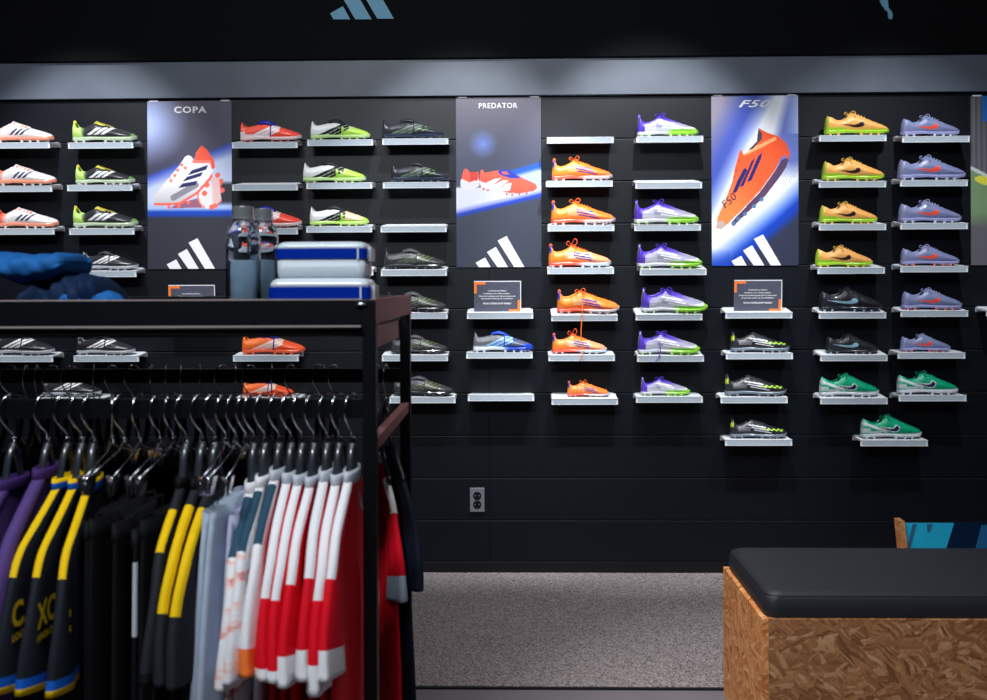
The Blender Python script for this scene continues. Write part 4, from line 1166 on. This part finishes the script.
garment('bt0', 186, 'charcoal shirt with short yellow marking left of two yellow-striped shirts', 'shirt', G1, yaw=3, dz=-.01)
garment('bt', 202, 'charcoal shirt with broad yellow stripe, left one of two', 'shirt', G1, yaw=0, dz=-.012)
garment('bt', 215, 'charcoal shirt with broad yellow stripe beside the pale blue shorts', 'shirt', G1, yaw=-1, dz=-.018)
garment('shp', 226, 'pale blue shorts clipped beside the yellow-striped shirts', 'shorts', G2, maker=mk_p, hr=30, yaw=0)
garment('shp', 236, 'pale blue shorts, second pair from the yellow-striped shirts', 'shorts', G2, maker=mk_p, hr=25, yaw=-3, dz=.01)
garment('shl', 246, 'lavender grey shorts clipped left of the white patterned jerseys', 'shorts', G2, maker=mk_l, hr=30, yaw=2)
garment('pat', 254, 'leftmost white jersey with pink marbled pattern', 'jersey', G1, yaw=2, dz=-.02)
garment('pat', 265, 'white jersey with pink marbled pattern beside the orange-cuffed one', 'jersey', G1, yaw=0, dz=-.008)
garment('who', 279, 'white jersey with orange sleeve cuff left of the red jerseys', 'jersey', G1, yaw=0, dz=.006)
REDN = ['sixth', 'fifth', 'fourth', 'third', 'second', 'first']
for i, (px, dz, yw) in enumerate(((291, .0, 1), (302, -.004, 0), (314, -.008, -1), (327, .004, 1), (339, -.004, 0), (352, .003, -2))):
    n_ = REDN[i]
    garment('redcut' if i < 2 else ('redlong' if i == 4 else 'red'), px, ('red football jersey with white shoulder stripes, ' + n_ + ' from the rack post') if i < 5 else 'red football jersey with white shoulder stripes nearest the rack post', 'jersey', G1, yaw=yw, dz=dz, hr=35-3*i)
# yellow lettering on the sleeves of the black jerseys
def sleeve_text(o, body, w, h, y, z, rot=0, xo=.0215):
    t = text_mesh('sleeve_lettering', body, C_yel, o, 1, width=w, height=h, offset=.03)
    t.rotation_euler = (0, 0, PI/2); t.location = (xo, y, z)
    # local: text runs along +Y (away from camera)
    t.rotation_euler = (rot, 0, PI/2)
    return t
sleeve_text(jb[1], 'XC.', .085, .050, -.200, -.205); sleeve_text(jb[1], 'HNOLOGY', .085, .014, -.200, -.246)
sleeve_text(jb[0], 'C.', .050, .050, -.215, -.205); sleeve_text(jb[0], 'LOGY', .050, .014, -.215, -.246)
sleeve_text(jb[2], ':', .009, .045, -.225, -.215)
# far rail: hangers with dark clothes, and the red jersey + navy jersey at the end
G3 = 'dark garments on the far rail'
far_px = [10, 26, 37, 52, 70, 94, 112, 133, 152, 166, 181, 200, 222, 236, 250, 272, 291, 320, 334]
mk_fb = lambda s: make_hung_cloth('dark_garment', C_blk2, -.075, .62, .17, .20, s)
for px in far_px:
    garment('farb', px, 'dark garment hanging on the far rail behind the near clothes', 'clothes', G3, far=True, maker=mk_fb, hr=random.choice((20, 30, -15)), yaw=random.uniform(-5, 5), py=400)
for o in list(bpy.data.objects):
    if o.parent is None and o.name.startswith('clothes_hanger') and o.location.y > (YRN+YRF)/2:
        o['label'] = 'black hanger on the far rail holding a dark garment'; o['group'] = 'black hangers on the far rail'
garment('nav', 386, 'navy shirt hanging at the right end of the far rail', 'shirt', G3, far=True, yaw=27, dz=-.06, py=400)
garment('red2', 377, 'red jersey with pale blue cuff seen between the two right rack posts', 'jersey', 'red jerseys on the far rail', far=True, yaw=22, dz=-.085, py=400)

# ------------------------------------------------------------------ things on the rack tray
zfl = zmid-.002
def glass_mat(name, col, rough=.03):
    m = mat(name, col, rough, trans=1.0, ior=1.45); return m
M_glass = glass_mat('clear_plastic', (236, 244, 250)); M_ins = mat('bottle_reflection', (200, 226, 246), .35, trans=.3, ior=1.15)
M_frost = mat('frosted_plastic', (220, 232, 242), .35, trans=.3, ior=1.3)
M_steel = mat('brushed_steel', (206, 212, 220), .16, metal=.8); M_boxblue = mat('lid_blue', (0, 40, 150), .25, coat=.5)
def bottle(px, y, label, hgt=.25, R=.038):
    p = at(px, 290, y); r = empty('water_bottle', (p.x, y, zfl)); tag(r, label, 'bottle', 'clear bottles on the rack tray')
    hb = hgt-.032
    bm = bmesh.new(); lathe(bm, [(R*.9, 0), (R, .004), (R, hb-.045), (R*.97, hb-.030), (R*.84, hb-.013), (R*.62, hb-.003), (R*.58, hb+.006), (R*.50, hb+.006), (R*.54, hb-.004), (R*.78, hb-.015), (R*.92, hb-.031), (R-.0025, hb-.046), (R-.0025, .012), (R*.7, .010)], 40)
    mesh('bottle_body', bm, M_glass, r, smooth=True)
    bm = bmesh.new(); lathe(bm, [(R*.68, hb+.002), (R*.68, hb+.004), (R*.64, hb+.0055), (R*.64, hgt-.002), (R*.61, hgt), (R*.2, hgt)], 40); mesh('bottle_cap', bm, M_steel, r)
    bm = bmesh.new(); lathe(bm, [(R*.72, .018), (R*.75, .022), (R*.75, hb*.60), (R*.70, hb*.605)], 32); mesh('reflection_insert', bm, M_ins, r, smooth=True)  # pale core stands in for lamp reflections in the clear bottle
    return r
bottle(243.5, -2.26, 'clear water bottle with steel cap, the left one on the rack tray', .268, .0395)
bottle(263.5, -2.10, 'clear water bottle with steel cap, right behind the left bottle', .275, .0375)
def lunchbox(l, r_, y, z, label, hh=.083, dp=.13):
    a = at(l, 280, y); b = at(r_, 280, y); hx_ = (b.x-a.x)/2
    ro = empty('lunch_box', ((a.x+b.x)/2, y+dp/2, z)); tag(ro, label, 'food box', 'blue-banded boxes on the rack tray')
    hy_ = dp/2
    def loft(levels):
        bm = bmesh.new(); rings(bm, [[(x, yy, zz) for x, yy in rrect(hx_*1.0-i, hy_-i, rr_, 6)] for zz, i, rr_ in levels]); return bm
    mesh('box_body', loft([(0, .010, .012), (.003, .006, .014), (.012, .004, .016), (hh*.52, .0035, .016)]), M_frost, ro, smooth=True)
    mesh('blue_band', loft([(hh*.52, .001, .018), (hh*.53, .0, .018), (hh*.79, .0, .018), (hh*.80, .001, .018)]), M_boxblue, ro)
    mesh('lid', loft([(hh*.80, .002, .018), (hh*.88, .003, .02), (hh*.95, .007, .02), (hh*.99, .013, .02), (hh, .020, .02)]), mat('lid_pale', (206, 216, 226), .2, coat=.6), ro, smooth=True)
    bm = bmesh.new(); box(bm, hx_*.80, hx_*.80+.004, -hy_-.002, -hy_+.002, hh*.5, hh*.82); mesh('lid_seam', bm, M_frost, ro)
    bm = bmesh.new(); box(bm, hx_-.002, hx_+.006, -hy_*.5, hy_*.5, hh*.45, hh*.84, 0, .002); mesh('latch', bm, M_frost, ro)
    return ro
lb2 = lunchbox(266.8, 370, -2.36, zfl, 'lower of the two stacked blue-banded boxes on the rack tray', .101)
lunchbox(273.8, 366.5, -2.345, zfl+.1015, 'upper of the two stacked blue-banded boxes on the rack tray', .0815, .125)

def folded(name, y, z0, prof, dp, m, label, seed, group, amp=1.0):
    """prof: list of (px, z_low, z_high) stations along X; rounded folded cloth lying on the tray"""
    rnd = random.Random(seed); ph = rnd.uniform(0, 6)
    x0 = at(prof[0][0], 290, y).x
    ro_x = at(prof[len(prof)//2][0], 290, y).x
    r = empty(name, (ro_x, y+dp/2, z0)); tag(r, label, 'folded clothes', group)
    bm = bmesh.new(); rs = []; n = 32
    st = smooth_path([(at(p, 290, y+dp*.62).x-ro_x, lo, hi) for p, lo, hi in prof], 8)
    for i, s in enumerate(st):
        x, lo, hi = s; q = i/(len(st)-1); e = math.sqrt(max(.0, 1-max(0, (q-.86)/.14)**2))*.96+.04; c = (lo+hi)/2; hz_ = (hi-lo)/2*e
        ring = []
        for k in range(n):
            a = 2*PI*k/n; yy = dp/2*(.75+.25*e)*math.copysign(abs(math.cos(a))**.7, math.cos(a)); zz = c+hz_*math.copysign(abs(math.sin(a))**.8, math.sin(a))
            f = amp*(.004*math.sin(x*46+ph+a*2)+.003*math.sin(x*93+a*3+ph)+.0018*math.sin(x*190-a*5))
            ring.append((x+.002*math.sin(a*5), yy-f*1.2, max(.0, zz+f*.5*(1 if hz_ > .008 else .3))))
        rs.append(ring)
    rings(bm, rs); mesh('cloth', bm, m, r, smooth=True)
    return r
C_nb = cloth('cloth_bright_navy', (28, 96, 162)); C_nb2 = cloth('cloth_deep_navy', (10, 34, 66))
def zz(py, y): return at(60, py, y+.06).z - zfl
yc1 = -2.40
folded('folded_sweater', yc1, zfl, [(-60, .0, .055), (-20, .0, .055), (30, .0, .05), (60, .0, zz(279, yc1)), (85, .0, zz(274, yc1)), (105, .0, zz(277, yc1)), (118, .0, zz(286, yc1))], .20, C_nb2, 'dark navy crumpled sweater beneath the blue one on the rack tray', 3, 'folded clothes on the rack tray', 2.2)
folded('folded_sweater', yc1-.02, zfl, [(-60, zz(262, yc1), zz(252, yc1)), (-15, zz(266, yc1), zz(252, yc1)), (12, zz(276, yc1), zz(252, yc1)), (35, zz(284, yc1), zz(254, yc1)), (55, zz(281, yc1), zz(255, yc1)), (72, zz(277, yc1), zz(253, yc1)), (82, zz(271, yc1), zz(253, yc1))], .19, C_nb, 'blue folded sweater on top of the pile on the rack tray', 5, 'folded clothes on the rack tray')
folded('folded_shirt', -2.425, zfl, [(60, .0, .04), (68, .0, .065), (80, .0, .06), (95, .0, .055), (106, .0, .072), (117, .0, .070), (128, .0, .05)], .06, C_nb, 'small blue bunched garment beside the sweater pile on the rack tray', 9, 'folded clothes on the rack tray')

# ------------------------------------------------------------------ lights
def spot(name, loc, target, power, size=1.1, blend=.6, col=(1, .97, .93), rad=.035):
    l = bpy.data.lights.new(name, 'SPOT'); l.energy = power; l.spot_size = size; l.spot_blend = blend; l.color = col; l.shadow_soft_size = rad
    o = bpy.data.objects.new(name, l); COL.objects.link(o); o.location = loc
    o.rotation_euler = (Vector(target)-Vector(loc)).to_track_quat('-Z', 'Y').to_euler(); return o
def area(name, loc, target, power, sx, sy, col=(1, 1, 1)):
    l = bpy.data.lights.new(name, 'AREA'); l.energy = power; l.shape = 'RECTANGLE'; l.size = sx; l.size_y = sy; l.color = col
    o = bpy.data.objects.new(name, l); COL.objects.link(o); o.location = loc
    o.rotation_euler = (Vector(target)-Vector(loc)).to_track_quat('-Z', 'Y').to_euler(); return o
for x, e, tz, an, bl in ((-1.98, 230, 1.5, 41, .55), (-1.05, 90, 1.15, 41, .9), (-.22, 205, 1.5, 41, .55), (.62, 260, 1.5, 43, .55), (1.7, 175, 1.3, 47, .85)):
    spot('ceiling_or_fill_spot', (x, -1.4, 3.35), (x, 0, tz), e, math.radians(an), bl, (.95, .98, 1))
area('fill_light', (0.3, -3.4, 3.3), (0.3, -.3, 1.0), 18, 3.0, .4, (.86, .93, 1))  # added soft fill aimed at the shoe wall, not a known fixture
area('fill_light', (-.9, -4.4, 3.3), (-.7, -2.3, .8), 80, 1.6, .3, (.9, .95, 1))  # added soft fill to brighten the front of the rack
spot('ceiling_or_fill_spot', (.3, -1.3, 3.4), (.2, -.9, 0), 95, math.radians(80), .9)
spot('ceiling_or_fill_spot', (-.4, -2.2, 3.0), (.9, -1.7, .25), 190, math.radians(44), .8)  # spot added to brighten the bench's left side panel
w = bpy.data.worlds.new('world'); sc.world = w; w.use_nodes = True
w.node_tree.nodes['Background'].inputs[0].default_value = (.5, .65, 1, 1); w.node_tree.nodes['Background'].inputs[1].default_value = .05

# ------------------------------------------------------------------ camera
cd = bpy.data.cameras.new('camera'); cam = bpy.data.objects.new('camera', cd); COL.objects.link(cam)
m3 = Matrix((R2, U2, -Fw)).transposed(); cam.matrix_world = Matrix.Translation(CAM) @ m3.to_4x4()
cd.sensor_width = 36; cd.lens = FP/987*36; cd.shift_y = -(350-CY)/987; cd.clip_start = .05
cd.dof.use_dof = True; cd.dof.focus_distance = 4.2; cd.dof.aperture_fstop = 4.0
sc.camera = cam
sc.view_settings.view_transform = 'Standard'; sc.view_settings.look = 'None'; sc.view_settings.gamma = 1; sc.view_settings.exposure = 0.0
sc.view_settings.use_curve_mapping = False
